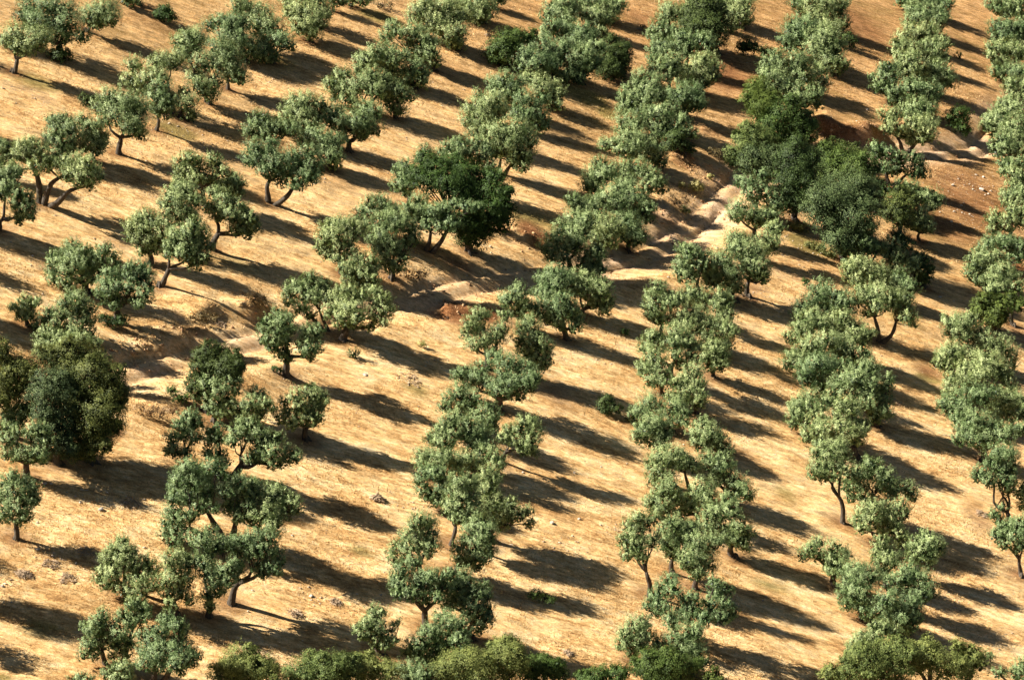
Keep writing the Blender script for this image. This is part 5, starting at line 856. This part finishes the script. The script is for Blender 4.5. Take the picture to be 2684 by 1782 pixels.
# ground
def ground_mat():
    m,nt,nd,lk=newmat('hillside_soil_and_dry_grass'); out=N(nd,'ShaderNodeOutputMaterial')
    tc=N(nd,'ShaderNodeTexCoord'); P=tc.outputs['Object']
    def noise(sc,det=5,ro=.6,vec=None,dist=0):
        n=N(nd,'ShaderNodeTexNoise'); n.inputs['Scale'].default_value=sc; n.inputs['Detail'].default_value=det; n.inputs['Roughness'].default_value=ro; n.inputs['Distortion'].default_value=dist
        lk.new(vec or P,n.inputs['Vector']); return n.outputs[0]
    def attr(nm):
        a=N(nd,'ShaderNodeAttribute'); a.attribute_name=nm; return a.outputs['Fac']
    def math(op,a,b,c=None,clamp=False):
        n=N(nd,'ShaderNodeMath',operation=op); n.use_clamp=clamp
        for i,v in enumerate((a,b,c)):
            if v is None: continue
            if isinstance(v,(int,float)): n.inputs[i].default_value=v
            else: lk.new(v,n.inputs[i])
        return n.outputs[0]
    mp=N(nd,'ShaderNodeMapping'); mp.inputs['Scale'].default_value=(.42,1,1); mp.inputs['Rotation'].default_value=(0,0,.12); lk.new(P,mp.inputs[0]); PS=mp.outputs[0]
    fine=noise(3.6,8,.85,PS); mid=noise(.5,6,.72,PS); big=noise(.07,4,.6); vfine=noise(11,4,.75)
    grass=ramp(nd,[(.37,(.26,.125,.045)),(.45,(.61,.355,.14)),(.51,(.84,.555,.26)),(.62,(.93,.75,.46))]); lk.new(math('MULTIPLY_ADD',fine,.55,math('MULTIPLY',mid,.45)),grass.inputs[0])
    soil=ramp(nd,[(.36,(.09,.036,.014)),(.45,(.29,.135,.048)),(.52,(.52,.275,.11)),(.60,(.84,.60,.35))]); lk.new(math('MULTIPLY_ADD',fine,.5,math('MULTIPLY',vfine,.5)),soil.inputs[0])
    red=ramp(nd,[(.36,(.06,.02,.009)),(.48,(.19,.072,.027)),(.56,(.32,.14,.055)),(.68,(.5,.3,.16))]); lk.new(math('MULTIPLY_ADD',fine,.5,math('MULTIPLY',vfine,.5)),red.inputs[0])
    green=ramp(nd,[(.3,(.12,.10,.022)),(.7,(.34,.27,.08))]); lk.new(fine,green.inputs[0])
    # how much bare soil: attribute + patch noise
    s=math('ADD',attr('soil'),math('MULTIPLY_ADD',mid,2.2,-1.1)); s=math('ADD',s,math('MULTIPLY_ADD',big,1.0,-.5)); s=math('ADD',s,math('MULTIPLY_ADD',fine,.9,-.45))
    sm=N(nd,'ShaderNodeMapRange'); lk.new(s,sm.inputs[0]); sm.inputs[1].default_value=.30; sm.inputs[2].default_value=.75
    c=mixc(nd,lk,sm.outputs[0],grass.outputs[0],soil.outputs[0])
    g=math('ADD',attr('green'),math('MULTIPLY_ADD',mid,1.0,-.5)); g=math('ADD',g,math('MULTIPLY_ADD',big,.7,-.35)); gm=N(nd,'ShaderNodeMapRange'); lk.new(g,gm.inputs[0]); gm.inputs[1].default_value=.12; gm.inputs[2].default_value=.55; gm.inputs[4].default_value=.8
    c=mixc(nd,lk,gm.outputs[0],c,green.outputs[0])
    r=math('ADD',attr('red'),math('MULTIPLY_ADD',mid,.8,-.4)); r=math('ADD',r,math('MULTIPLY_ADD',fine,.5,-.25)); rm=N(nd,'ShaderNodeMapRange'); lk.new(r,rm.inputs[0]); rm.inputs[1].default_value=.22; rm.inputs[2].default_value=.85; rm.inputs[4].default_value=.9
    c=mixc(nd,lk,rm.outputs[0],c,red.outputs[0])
    gn=N(nd,'ShaderNodeMapRange'); lk.new(noise(7.5,5,.9),gn.inputs[0]); gn.inputs[1].default_value=.36; gn.inputs[2].default_value=.62; gn.inputs[3].default_value=.66; gn.inputs[4].default_value=1.3
    pn=N(nd,'ShaderNodeMapRange'); lk.new(noise(1.7,5,.75,PS),pn.inputs[0]); pn.inputs[1].default_value=.36; pn.inputs[2].default_value=.62; pn.inputs[3].default_value=.58; pn.inputs[4].default_value=1.16
    sc_=N(nd,'ShaderNodeVectorMath',operation='SCALE'); lk.new(c,sc_.inputs[0]); lk.new(math('MULTIPLY',gn.outputs[0],pn.outputs[0]),sc_.inputs['Scale']); c=sc_.outputs[0]
    tr=ramp(nd,[(.38,(.44,.26,.14)),(.62,(.86,.64,.44))]); lk.new(fine,tr.inputs[0])
    c=mixc(nd,lk,attr('track'),c,tr.outputs[0])
    p=N(nd,'ShaderNodeBsdfPrincipled'); p.inputs['Roughness'].default_value=.95; p.inputs['Specular IOR Level'].default_value=.1; lk.new(c,p.inputs['Base Color'])
    bu=N(nd,'ShaderNodeBump'); bu.inputs['Strength'].default_value=1; bu.inputs['Distance'].default_value=.10
    hh=math('MULTIPLY_ADD',vfine,.5,fine); lk.new(hh,bu.inputs['Height']); lk.new(bu.outputs[0],p.inputs['Normal'])
    lk.new(p.outputs[0],out.inputs[0]); return m
M['ground']=ground_mat()
# ---------- ground sheet ----------
def axis(segs):
    a=[]
    for lo,hi,st in segs: a+=list(np.arange(lo,hi-1e-6,st))
    a.append(segs[-1][1]); return np.array(a)
gx=axis([(-900,-300,60),(-300,-120,12),(-120,-66,1.5),(-66,66,.27),(66,120,1.5),(120,300,12),(300,900,60)])
gy=axis([(-150,40,19),(40,112,4),(112,120,.8),(120,285,.32),(285,330,1.5),(330,500,10),(500,1900,70)])
X,Y=np.meshgrid(gx,gy); 
inner=(np.abs(X)<121)&(Y>39)&(Y<501)
Z=H0(X,Y); Z[inner]=Hf(X[inner],Y[inner])
# beyond the grove the hill rolls on and rises gently
far=np.clip((Y-330)/600,0,None); Z=Z+far*far*30+np.clip(far,0,1)*12*vnoise(X,Y,180,77)
nx,ny=len(gx),len(gy)
me=bpy.data.meshes.new('hillside'); me.vertices.add(nx*ny); me.vertices.foreach_set('co',np.stack([X,Y,Z],-1).astype(np.float32).ravel())
i=np.arange(nx*ny).reshape(ny,nx); q=np.stack([i[:-1,:-1],i[:-1,1:],i[1:,1:],i[1:,:-1]],-1).reshape(-1,4).astype(np.int32)
me.loops.add(q.size); me.polygons.add(len(q)); me.loops.foreach_set('vertex_index',q.ravel()); me.polygons.foreach_set('loop_start',np.arange(0,q.size,4,dtype=np.int32))
me.update(calc_edges=True); me.shade_smooth()
def zonesum(Zs,X,Y):
    a=np.zeros(X.shape)
    for x,y,rx,ry,s in Zs:
        d=((X-x)/max(rx,.1))**2+((Y-y)/max(ry,.1))**2
        a=np.maximum(a,s*np.exp(-d**1.5))
    return a
TR=[t.split('|') for t in TREES.strip().split('\n')]
bases=[]
for h,l in TR:
    a=h.split(); bases.append((a[0],a[1],float(a[2]),float(a[3]),[tuple(int(v)/100. for v in q.split(',')) for q in l.split()]))
d,s_,t_=seg_dist(X,Y,TRACK)
trk=np.clip(1.35-np.abs(d+.5*vnoise(X,Y,4,33))/np.where(X>4,3.1,1.7),0,1)*np.clip(.8+1.5*vnoise(X,Y,5,51)+.9*vnoise(X,Y,1.2,52),0,1)*1.0*(.65+.35*np.clip((X-0)/8,0,1))*(t_>0.03)
redz=zonesum(RED,X,Y)
for P_,h_ in BANKS:
    dd,ss,tt=seg_dist(X,Y,P_); redz=np.maximum(redz,.7*min(1,h_)*np.exp(-(dd/1.3)**2)*np.clip(.8+1.2*vnoise(X,Y,1.5,91),0,1.2))
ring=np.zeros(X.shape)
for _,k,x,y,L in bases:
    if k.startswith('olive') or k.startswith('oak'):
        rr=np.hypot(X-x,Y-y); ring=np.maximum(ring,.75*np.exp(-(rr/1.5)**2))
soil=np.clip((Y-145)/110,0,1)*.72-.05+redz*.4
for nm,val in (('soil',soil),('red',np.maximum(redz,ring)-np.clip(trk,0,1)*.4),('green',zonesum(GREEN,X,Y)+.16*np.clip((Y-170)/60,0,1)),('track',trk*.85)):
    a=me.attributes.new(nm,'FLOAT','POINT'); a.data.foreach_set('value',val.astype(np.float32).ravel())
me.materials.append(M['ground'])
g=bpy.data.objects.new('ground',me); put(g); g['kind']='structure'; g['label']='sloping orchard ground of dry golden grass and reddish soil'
# ---------- plants ----------
def unit(v): return v/(np.linalg.norm(v,axis=-1,keepdims=True)+1e-9)
LEAFD=1.0
def foliage(L,rng,dist,kind):
    """leaf polygons spread through lobes L=(x,y,z,r): sprigs of small leaves fanning out of tufts"""
    px=dist*math.tan(math.radians(12))*2/1024.      # metres a picture point covers here: leaves no finer than that
    out=[];ti=[]
    olive=kind.startswith('olive')
    ll=(1.5 if olive else 1.35)*px; ww=ll*(.40 if olive else .68)
    fs=1.23+.03*min(max((dist-190)/50,0),1)
    for (x,y,z,r) in L:
        nt=max(14,int((92 if olive else 100)*(r/(12*px))**1.75)); nt=min(nt,320)
        u=unit(rng.normal(size=(nt,3)))
        u[:,2]=np.where(u[:,2]<-.45,-u[:,2]*.6,u[:,2]); u=unit(u)
        rad=r*(fs if olive else 1.36)*(rng.uniform(.25,1.0,nt)**.28)*(1+.09*rng.normal(size=nt))
        tc=np.array([x,y,z])+u*rad[:,None]*np.array([1,1,.92])
        m=int(25*LEAFD) if olive else int(21*LEAFD)
        k=nt*m
        U=np.repeat(u,m,0); T=np.repeat(tc,m,0)
        tr=min(max(.26*r,1.8*px),.5*r)
        spread=rng.normal(size=(k,3))*.42*tr
        sho=np.repeat(np.where(rng.random(nt)<.16,rng.uniform(1.5,2.6,nt),1.0),m)[:,None]
        up=np.array([0,0,1.])
        if olive:
            along=unit(U*.7+up*.75+.25*np.repeat(rng.normal(size=(nt,3)),m,0))
            pos=T+spread*np.where(sho>1,.5,.75)+along*(rng.uniform(-.6,1.15,k)[:,None]*tr*sho)
            D=unit(along*1.0+rng.normal(size=(k,3))*.55)
        else:
            pos=T+spread*1.15; D=unit(rng.normal(size=(k,3))+U*.4)
        W=unit(np.cross(D,rng.normal(size=(k,3))+U*.0+.001))
        nr=unit(np.cross(D,W)); tgt=unit(U+up*.35)
        # turn the blade about its axis so that most faces look outwards
        nt_=unit(U*1.0+up*.25+rng.normal(size=(k,3))*.22); sel=rng.random(k)<.92
        Dn=unit(D-nt_*(D*nt_).sum(1,keepdims=True)); Wn=np.cross(nt_,Dn); D=np.where(sel[:,None],Dn,D); W=np.where(sel[:,None],Wn,W)
        l_=ll*rng.uniform(.6,1.35,k)[:,None]; w_=ww*rng.uniform(.7,1.3,k)[:,None]
        out.append(np.stack([pos-D*l_*.5,pos+W*w_*.5,pos+D*l_*.5,pos-W*w_*.5],1))
        sh=.34*(u[:,2])+.18*rng.normal(size=nt)+.12  # tuft tops painted paler as if sunlit, undersides darker; the rest is random
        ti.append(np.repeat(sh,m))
        # coarser leaves deep inside close the heart of the clump
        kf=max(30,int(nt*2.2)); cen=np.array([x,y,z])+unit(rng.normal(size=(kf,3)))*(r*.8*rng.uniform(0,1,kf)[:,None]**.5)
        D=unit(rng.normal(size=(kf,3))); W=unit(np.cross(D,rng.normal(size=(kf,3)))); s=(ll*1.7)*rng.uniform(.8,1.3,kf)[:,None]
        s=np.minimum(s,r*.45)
        out.append(np.stack([cen-D*s*.6,cen+W*s*.4,cen+D*s*.6,cen-W*s*.4],1)); ti.append(np.full(kf,-.15))  # low tint paints the shade inside the crown into these leaves
    return np.concatenate(out),np.concatenate(ti)
def tube(V,F,pts,rads,sides,rng=None,gn=0.0):
    pts=[np.array(p,float) for p in pts]; b=len(V); prev=None
    for i,p in enumerate(pts):
        t=unit((pts[min(i+1,len(pts)-1)]-pts[max(i-1,0)])[None])[0]
        a=np.array([1,0,0.]) if prev is None else prev
        a=a-t*np.dot(a,t); 
        if np.linalg.norm(a)<1e-3: a=np.array([0,1,0.])-t*t[1]
        a=a/np.linalg.norm(a); bb=np.cross(t,a); prev=a
        for k in range(sides):
            an=2*math.pi*k/sides; rr=rads[i]*(1+(gn*rng.normal() if gn else 0))
            V.append(p+(a*math.cos(an)+bb*math.sin(an))*rr)
    for i in range(len(pts)-1):
        for k in range(sides):
            F.append((b+i*sides+k,b+i*sides+(k+1)%sides,b+(i+1)*sides+(k+1)%sides,b+(i+1)*sides+k))
    F.append(tuple(b+(len(pts)-1)*sides+k for k in range(sides))); F.append(tuple(b+k for k in reversed(range(sides))))
def curve(a,b,n,rng,bend,sag=0):
    a=np.array(a,float); b=np.array(b,float); L=np.linalg.norm(b-a); o=rng.normal(size=3)*bend*L; o2=rng.normal(size=3)*bend*.5*L; r=[]
    for i in range(n+1):
        t=i/n; r.append(a*(1-t)+b*t+o*math.sin(math.pi*t)+o2*math.sin(2*math.pi*t)*t+np.array([0,0,sag*L*math.sin(math.pi*t)]))
    return r
def skeleton(L,rng,kind,scale=1.0):
    V=[];F=[]; P=np.array([l[:3] for l in L]); R=np.array([l[3] for l in L]); wt=R**2
    c=(P*wt[:,None]).sum(0)/wt.sum(); wid=max(P[:,0].max()-P[:,0].min(),1.5)
    ns=3 if kind.endswith('3') else 2 if kind.endswith('2') else 1
    tr=.048*wid+.07; tr=min(max(tr,.12),.29)*scale
    # split lobes into stem groups by their bearing from the crown centre
    ng=3 if ns!=2 else 2
    if len(L)<4: ng=1
    order=np.argsort(P[:,0]); groups=[g for g in np.array_split(order,ng) if len(g)]
    lowest=(P[:,2]-R).min()
    fz=max(.35,min(.42*c[2],lowest+.5))
    fork=np.array([c[0]*.32,c[1]*.32,fz])
    if kind=='olivekink': fork=np.array([c[0]*.9,c[1]*.5,.95])
    if ns==1:
        b0=np.array([0,0,-.45]); pts=curve(b0,fork,6,rng,.07); 
        if kind=='olivekink': pts=[b0,np.array([0,0,.1]),np.array([-.02,0,.42]),np.array([-.12,0,.55]),np.array([-.42,0,.60]),np.array([-.55,.0,.72]),fork+np.array([0,0,.15])]; fork=pts[-1]
        rad=[tr*(1.75-1.1*min(1,i/3.)+.0) if i<2 else tr*(1.05-.28*(i-2)/4) for i in range(7)]
        tube(V,F,pts,rad,10,rng,.10)
        # root flare
        for k in range(5):
            an=k*1.257+rng.uniform(-.3,.3); e=np.array([math.cos(an)*tr*2.5,math.sin(an)*tr*2.5,-.28]); tube(V,F,[np.array([0,0,.28]),e*.45+np.array([0,0,.1]),e],[tr*.62,tr*.42,tr*.16],6,rng,.1)
        starts=[fork]*len(groups)
    else:
        starts=[]
    for gi,gr in enumerate(groups):
        gc=(P[gr]*wt[gr,None]).sum(0)/wt[gr].sum(); gl=(P[gr,2]-R[gr]).min()
        hub=np.array([gc[0]*.75,gc[1]*.75,max(gl+.25,gc[2]*.55)])
        if ns==1:
            pts=curve(fork,hub,4,rng,.09); r0,r1=tr*.66,tr*.34
            tube(V,F,pts,list(np.linspace(r0,r1,5)),7,rng,.08)
        else:
            bx=(gi-(len(groups)-1)/2)*tr*1.5; b0=np.array([bx*.6,rng.uniform(-.1,.1),-.45]); pts=curve(b0,hub,7,rng,.07,sag=-.04)
            rr=[tr*1.25]+list(np.linspace(tr*.95,tr*.42,7)); tube(V,F,pts,rr,8,rng,.10)
        for li in gr:
            pts=curve(hub,P[li],3,rng,.10); r0=min(tr*.30,.035+.04*R[li]); tube(V,F,pts,list(np.linspace(r0,r0*.35,4)),5)
            for q in range(2):
                dv=unit(rng.normal(size=3)[None])[0]; dv[2]=abs(dv[2]); tube(V,F,[P[li]*.6+pts[1]*.4,P[li]+dv*R[li]*.3,P[li]+dv*R[li]*.55],[r0*.45,r0*.28,r0*.12],4)
    return V,F
INFO=LABELS
sizes=dict()
for idn,kind,bx,by,L in bases:
    rng=np.random.default_rng(abs(hash_id(idn)))
    z0=float(Hf(bx,by)); dist=math.dist((bx,by,z0),CAM)
    if by<128 and kind.startswith('oak'): L=[(x,y,z,r*1.22) for x,y,z,r in L]
    if kind.startswith('oak'):
        L=[(x,y,z,r*rng.uniform(.85,1.15)) for x,y,z,r in L]
        for x,y,z,r in list(L):
            for q in range(2):
                v=unit(rng.normal(size=3)[None])[0]; v[2]=abs(v[2]); rr_=r*rng.uniform(.28,.5)
                L.append((x+v[0]*r*1.05,y+v[1]*r*1.05,z+v[2]*r*1.05,rr_))
    if idn=='KS1': L=[(x*1.3,y,z,r*1.4) for x,y,z,r in L]
    tree=kind.startswith('olive') or kind.startswith('oak') or kind=='broadleaf'
    mk=kind if kind in M else {'shrubdark':'oakdark','shrubbright':'oakbright','shrubgreen':'oakgreen','shrubpalm':'oakgreen','deadweed':'dry','drybush':'dry'}.get(kind,'olive')
    nm,cat,lab,grp=INFO[idn]
    # fill the crown out away from the camera too, so that it is a full round crown
    LL=list(L)
    if tree and len(L)>3:
        ph=np.array([l[:3] for l in L]); cc=ph.mean(0); n2=max(1,len(L)//2 if kind.startswith('olive') else len(L))
        for k in range(n2):
            a,b=rng.choice(len(L),2,replace=False); p=(ph[a]+ph[b])/2+np.array([0,rng.uniform(.1,.7),rng.uniform(-.35,.05)])
            if np.linalg.norm(ph[a]-ph[b])<L[a][3]+L[b][3]: LL.append((p[0],p[1],max(p[2],.7 if kind.startswith('olive') else .4),min(L[a][3],L[b][3])*(.85 if kind.startswith('olive') else 1.0)))
    if kind in('broom','deadweed','drybush','lowgreen'):
        LL=[(x,y,z*.6 if kind=='lowgreen' else z,r) for x,y,z,r in LL]
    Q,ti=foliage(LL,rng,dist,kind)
    if kind in('drybush','deadweed'): 
        keep=rng.random(len(Q))<.35; Q=Q[keep]; ti=ti[keep]
    # nothing may hang below the ground
    zz=Q.reshape(-1,3); gz=Hf(zz[::4,0]+bx,zz[::4,1]+by)-z0; keep=Q[:,:,2].min(1)>gz+.02
    Q=Q[keep]; ti=ti[keep]
    if tree:
        V,F=skeleton(L,rng,kind,1.0 if kind.startswith('olive') else 1.15)
        root=bpy.data.objects.new(nm,None); root.empty_display_size=.5; root.location=(bx,by,z0); put(root)
        put(bpy.data.objects.new('trunk',poly_mesh('trunk',V,F,M['bark' if kind.startswith('olive') else 'oakbark'])),root)
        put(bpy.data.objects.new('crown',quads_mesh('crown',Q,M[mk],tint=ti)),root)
    else:
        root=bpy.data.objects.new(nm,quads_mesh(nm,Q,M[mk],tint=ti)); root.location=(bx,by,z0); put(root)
    tag(root,lab,cat,grp)
    if kind in('drybush','deadweed'): root['kind']='stuff'
# ---------- rocks ----------
def rock_verts(r,rng,flat=.55,sub=2):
    bm=bmesh.new(); bmesh.ops.create_icosphere(bm,subdivisions=sub,radius=1)
    pl=[(unit(rng.normal(size=3)[None])[0],rng.uniform(.55,.9)) for _ in range(9)]
    V=[]
    for v in bm.verts:
        p=np.array(v.co)
        for n_,d_ in pl:
            q=p@n_
            if q>d_: p=p-n_*(q-d_)
        p=p*(1+.05*rng.normal()); V.append(p*np.array([r*1.15,r*.9,r*flat]))
    F=[tuple(v.index for v in f.verts) for f in bm.faces]; bm.free()
    return V,F
for k,(x,y,r,kd,idn) in enumerate(ROCKS):
    rng=np.random.default_rng(900+k); V,F=rock_verts(r*1.1,rng,.32 if kd=='flat' else .6)
    an=rng.uniform(0,6.28); ca,sa=math.cos(an),math.sin(an); V=[(v[0]*ca-v[1]*sa,v[0]*sa+v[1]*ca,v[2]) for v in V]
    me_=poly_mesh('rock',V,F,M['greystone' if idn in GREYROCK else 'stone'],smooth=False)
    o=bpy.data.objects.new('rock',me_); o.location=(x,y,float(Hf(x,y))+r*(.08 if kd=='flat' else .22)); put(o); tag(o,ROCKLAB[idn],'rock')
for k,(x,y,r,kd,idn) in enumerate(BRUSH):
    rng=np.random.default_rng(700+k); V=[];F=[]; z0=float(Hf(x,y)); ry=r*(.8 if kd.startswith('heap') else 1.1)
    hh=r*(.8 if kd=='heap' else .35 if kd=='heap2' else .10)
    n=int(150 if kd!='flat' else 60)
    for i_ in range(n):
        a=rng.uniform(0,6.28); q=math.sqrt(rng.uniform(0,1)); px_,py_=math.cos(a)*r*q,math.sin(a)*ry*q
        top=hh*(1-q*q); c_=np.array([px_,py_,float(Hf(x+px_,y+py_))-z0+rng.uniform(.02,1)*top+.03])
        dv=unit(rng.normal(size=3)[None])[0]; dv[2]*=.35; ln=rng.uniform(.12,.34)*(1.2 if kd=='heap' else 1)
        w=rng.uniform(.010,.030)*(1.6 if kd=='heap' else 1)
        tube(V,F,[c_-dv*ln,c_+dv*0.02+np.array([0,0,.02]),c_+dv*ln],[w,w*.9,w*.4],4)
    o=bpy.data.objects.new('brushwood',poly_mesh('brushwood',V,F,M['twig'])); o.location=(x,y,z0); put(o); tag(o,BRUSHLAB[idn],'brushwood')
# ---------- pebbles and dry grass ----------
rng=np.random.default_rng(5)
def in_view(x,y,m=4): return np.abs(x)<y*.2126*1.03+m
PX=[];PY=[];PR=[]
for x,y,rx,ry,s in PEBBLES:
    n=int(min(900,18+rx*ry*3.1416*s*2.2)); a=rng.uniform(0,6.28,n); q=rng.uniform(0,1,n)**.7
    PX.append(x+np.cos(a)*rx*q); PY.append(y+np.sin(a)*ry*q); PR.append(rng.gamma(1.6,.022,n)+.018)
n=22000; x=rng.uniform(-62,62,n); y=rng.uniform(118,285,n); k=in_view(x,y)&(vnoise(x,y,9,61)+.8*vnoise(x,y,3,62)>.05); PX.append(x[k]);PY.append(y[k]);PR.append(rng.gamma(1.3,.018,k.sum())+.015)
d,_,t=seg_dist(np.array([0.]),np.array([0.]),TRACK)
PX=np.concatenate(PX);PY=np.concatenate(PY);PR=np.clip(np.concatenate(PR),.02,.16); PZ=Hf(PX,PY)
base=np.array([[1,0,0],[0,1,0],[-1,0,0],[0,-1,0],[0,0,1.],[0,0,-1.]]); fc=np.array([[0,1,4],[1,2,4],[2,3,4],[3,0,4],[1,0,5],[2,1,5],[3,2,5],[0,3,5]])
n=len(PX); B=base[None]*(1+.3*rng.normal(size=(n,6,1))); an=rng.uniform(0,6.28,n); ca,sa=np.cos(an)[:,None],np.sin(an)[:,None]
bx_=(B[:,:,0]*1.3*ca-B[:,:,1]*.8*sa); by_=(B[:,:,0]*1.3*sa+B[:,:,1]*.8*ca); bz_=B[:,:,2]*.55
V=np.stack([bx_*PR[:,None]+PX[:,None],by_*PR[:,None]+PY[:,None],bz_*PR[:,None]+(PZ+PR*.2)[:,None]],-1)
V=V[:,:,:]; me=bpy.data.meshes.new('loose_stones'); me.vertices.add(n*6); me.vertices.foreach_set('co',V.astype(np.float32).ravel())
idx=(fc[None]+(np.arange(n)*6)[:,None,None]).reshape(-1).astype(np.int32); me.loops.add(len(idx)); me.polygons.add(n*8)
me.loops.foreach_set('vertex_index',idx); me.polygons.foreach_set('loop_start',np.arange(0,len(idx),3,dtype=np.int32)); me.update(calc_edges=True); me.materials.append(M['pebble'])
o=bpy.data.objects.new('loose_stones',me); put(o); tag(o,'small pale loose stones scattered over the slope','stones',kind='stuff')
# crumbled clods on the cut banks and the gully sides
PX=[];PY=[]
for P_,h_ in list(BANKS)+[(TRACK,.6)]:
    P_=np.array(P_); sl_=np.hypot(*(P_[1:]-P_[:-1]).T); 
    for a_,b_,l_ in zip(P_[:-1],P_[1:],sl_):
        n=int(l_*(14 if h_>.65 else 4)); t=rng.random(n)[:,None]; q=a_*(1-t)+b_*t+rng.normal(size=(n,2))*(1.0 if h_!=.6 else 2.0); PX.append(q[:,0]); PY.append(q[:,1])
PX=np.concatenate(PX);PY=np.concatenate(PY); n=len(PX); PR=np.clip(rng.gamma(1.5,.035,n)+.03,.03,.24); PZ=Hf(PX,PY)
B=base[None]*(1+.35*rng.normal(size=(n,6,1))); an=rng.uniform(0,6.28,n); ca,sa=np.cos(an)[:,None],np.sin(an)[:,None]
V=np.stack([(B[:,:,0]*1.2*ca-B[:,:,1]*.9*sa)*PR[:,None]+PX[:,None],(B[:,:,0]*1.2*sa+B[:,:,1]*.9*ca)*PR[:,None]+PY[:,None],B[:,:,2]*.8*PR[:,None]+PZ[:,None]],-1)
me=bpy.data.meshes.new('soil_clods'); me.vertices.add(n*6); me.vertices.foreach_set('co',V.astype(np.float32).ravel())
idx=(fc[None]+(np.arange(n)*6)[:,None,None]).reshape(-1).astype(np.int32); me.loops.add(len(idx)); me.polygons.add(n*8)
me.loops.foreach_set('vertex_index',idx); me.polygons.foreach_set('loop_start',np.arange(0,len(idx),3,dtype=np.int32)); me.update(calc_edges=True); me.materials.append(stone_mat('clod_soil',(.16,.07,.03),(.58,.36,.18)))
o=bpy.data.objects.new('soil_clods',me); put(o); tag(o,'crumbled reddish soil clods on the gully banks','soil clods',kind='stuff')
# grass
m_,nt,nd,lk=newmat('dry_grass_blades'); out=N(nd,'ShaderNodeOutputMaterial'); geo=N(nd,'ShaderNodeNewGeometry')
at=N(nd,'ShaderNodeAttribute'); at.attribute_name='tint'
r1=ramp(nd,[(0,(.34,.20,.08)),(.5,(.56,.37,.16)),(1,(.78,.60,.33))]); lk.new(geo.outputs['Random Per Island'],r1.inputs[0])
r2=ramp(nd,[(0,(.10,.10,.02)),(1,(.34,.30,.09))]); lk.new(geo.outputs['Random Per Island'],r2.inputs[0])
c=mixc(nd,lk,at.outputs['Fac'],r1.outputs[0],r2.outputs[0]); p=N(nd,'ShaderNodeBsdfPrincipled'); p.inputs['Roughness'].default_value=.8; p.inputs['Specular IOR Level'].default_value=.1; lk.new(c,p.inputs['Base Color'])
t=N(nd,'ShaderNodeBsdfTranslucent'); lk.new(c,t.inputs[0]); mx=N(nd,'ShaderNodeMixShader'); mx.inputs[0].default_value=.3; lk.new(p.outputs[0],mx.inputs[1]); lk.new(t.outputs[0],mx.inputs[2]); lk.new(mx.outputs[0],out.inputs[0])
n=330000; y=118+(290-118)*rng.uniform(0,1,n)**1.35; x=rng.uniform(-1,1,n)*(y*.22+4)
sl=np.clip((y-120)/200,0,1)*.3+zonesum(RED,x,y)*.9
den=.52+1.1*vnoise(x,y,5,71)+.7*vnoise(x,y,1.6,72)+.4*vnoise(x,y,18,73)-sl*.9
dt,_,tt=seg_dist(x,y,TRACK); den-=np.where(dt<1.5,.9,0)
k=den>rng.uniform(.15,.75,n); x=x[k];y=y[k]; n=len(x); z=Hf(x,y)
gr=np.clip(zonesum(GREEN,x,y)*1.0+.9*vnoise(x,y,7,81)-.12,0,1)*.8
px=y*math.tan(math.radians(12))*2/1024
hg=rng.uniform(.07,.20,n)*(1+.6*vnoise(x,y,4,82)); w=px*rng.uniform(.35,.7,n); an=rng.uniform(0,3.14,n)
lean=rng.normal(size=(n,2))*.09
b=np.stack([x,y,z-.02],-1); dw=np.stack([np.cos(an)*w,np.sin(an)*w,0*w],-1); tip=b+np.stack([lean[:,0],lean[:,1],hg],-1)
me=quads_mesh('dry_grass',np.stack([b-dw,b+dw,tip],1),m_,nv=3,tint=gr)
o=bpy.data.objects.new('dry_grass',me); put(o); tag(o,'dry golden grass blades growing over the slope','grass',kind='stuff')
# ---------- light, sky, camera ----------
AZ=math.radians(1); EL=math.radians(37.5)
sd=(-math.cos(AZ)*math.cos(EL),math.sin(AZ)*math.cos(EL),math.sin(EL))
w_=bpy.data.worlds.new('World'); S.world=w_; w_.use_nodes=True; nt=w_.node_tree
bg=nt.nodes.get('Background') or nt.nodes.new('ShaderNodeBackground'); sky=nt.nodes.new('ShaderNodeTexSky'); sky.sky_type='NISHITA'; sky.sun_disc=False
sky.sun_elevation=EL; sky.sun_rotation=math.atan2(sd[0],sd[1]); nt.links.new(sky.outputs[0],bg.inputs[0]); bg.inputs[1].default_value=SKY
sl_=bpy.data.lights.new('sun','SUN'); sl_.energy=SUN; sl_.angle=math.radians(.53); sl_.color=(1,.93,.80)
so=bpy.data.objects.new('sun',sl_); so.rotation_euler=mathutils.Vector(sd).to_track_quat('Z','Y').to_euler(); so.location=(-60,200,100); put(so)
cd=bpy.data.cameras.new('camera'); cd.sensor_width=36; cd.lens=18/math.tan(math.radians(HFOV/2)); cd.clip_end=5000; cd.clip_start=1
co=bpy.data.objects.new('camera',cd); co.location=CAM; co.rotation_euler=(mathutils.Matrix.Rotation(math.radians(90-PITCH),3,'X')@mathutils.Matrix.Rotation(math.radians(ROLL),3,'Z')).to_euler(); put(co); S.camera=co
S.view_settings.view_transform='Standard'; S.view_settings.look='None'; S.view_settings.exposure=0; S.view_settings.gamma=1
S.render.engine='CYCLES'; S.cycles.max_bounces=6; S.cycles.diffuse_bounces=3; S.cycles.transmission_bounces=3; S.cycles.transparent_max_bounces=4
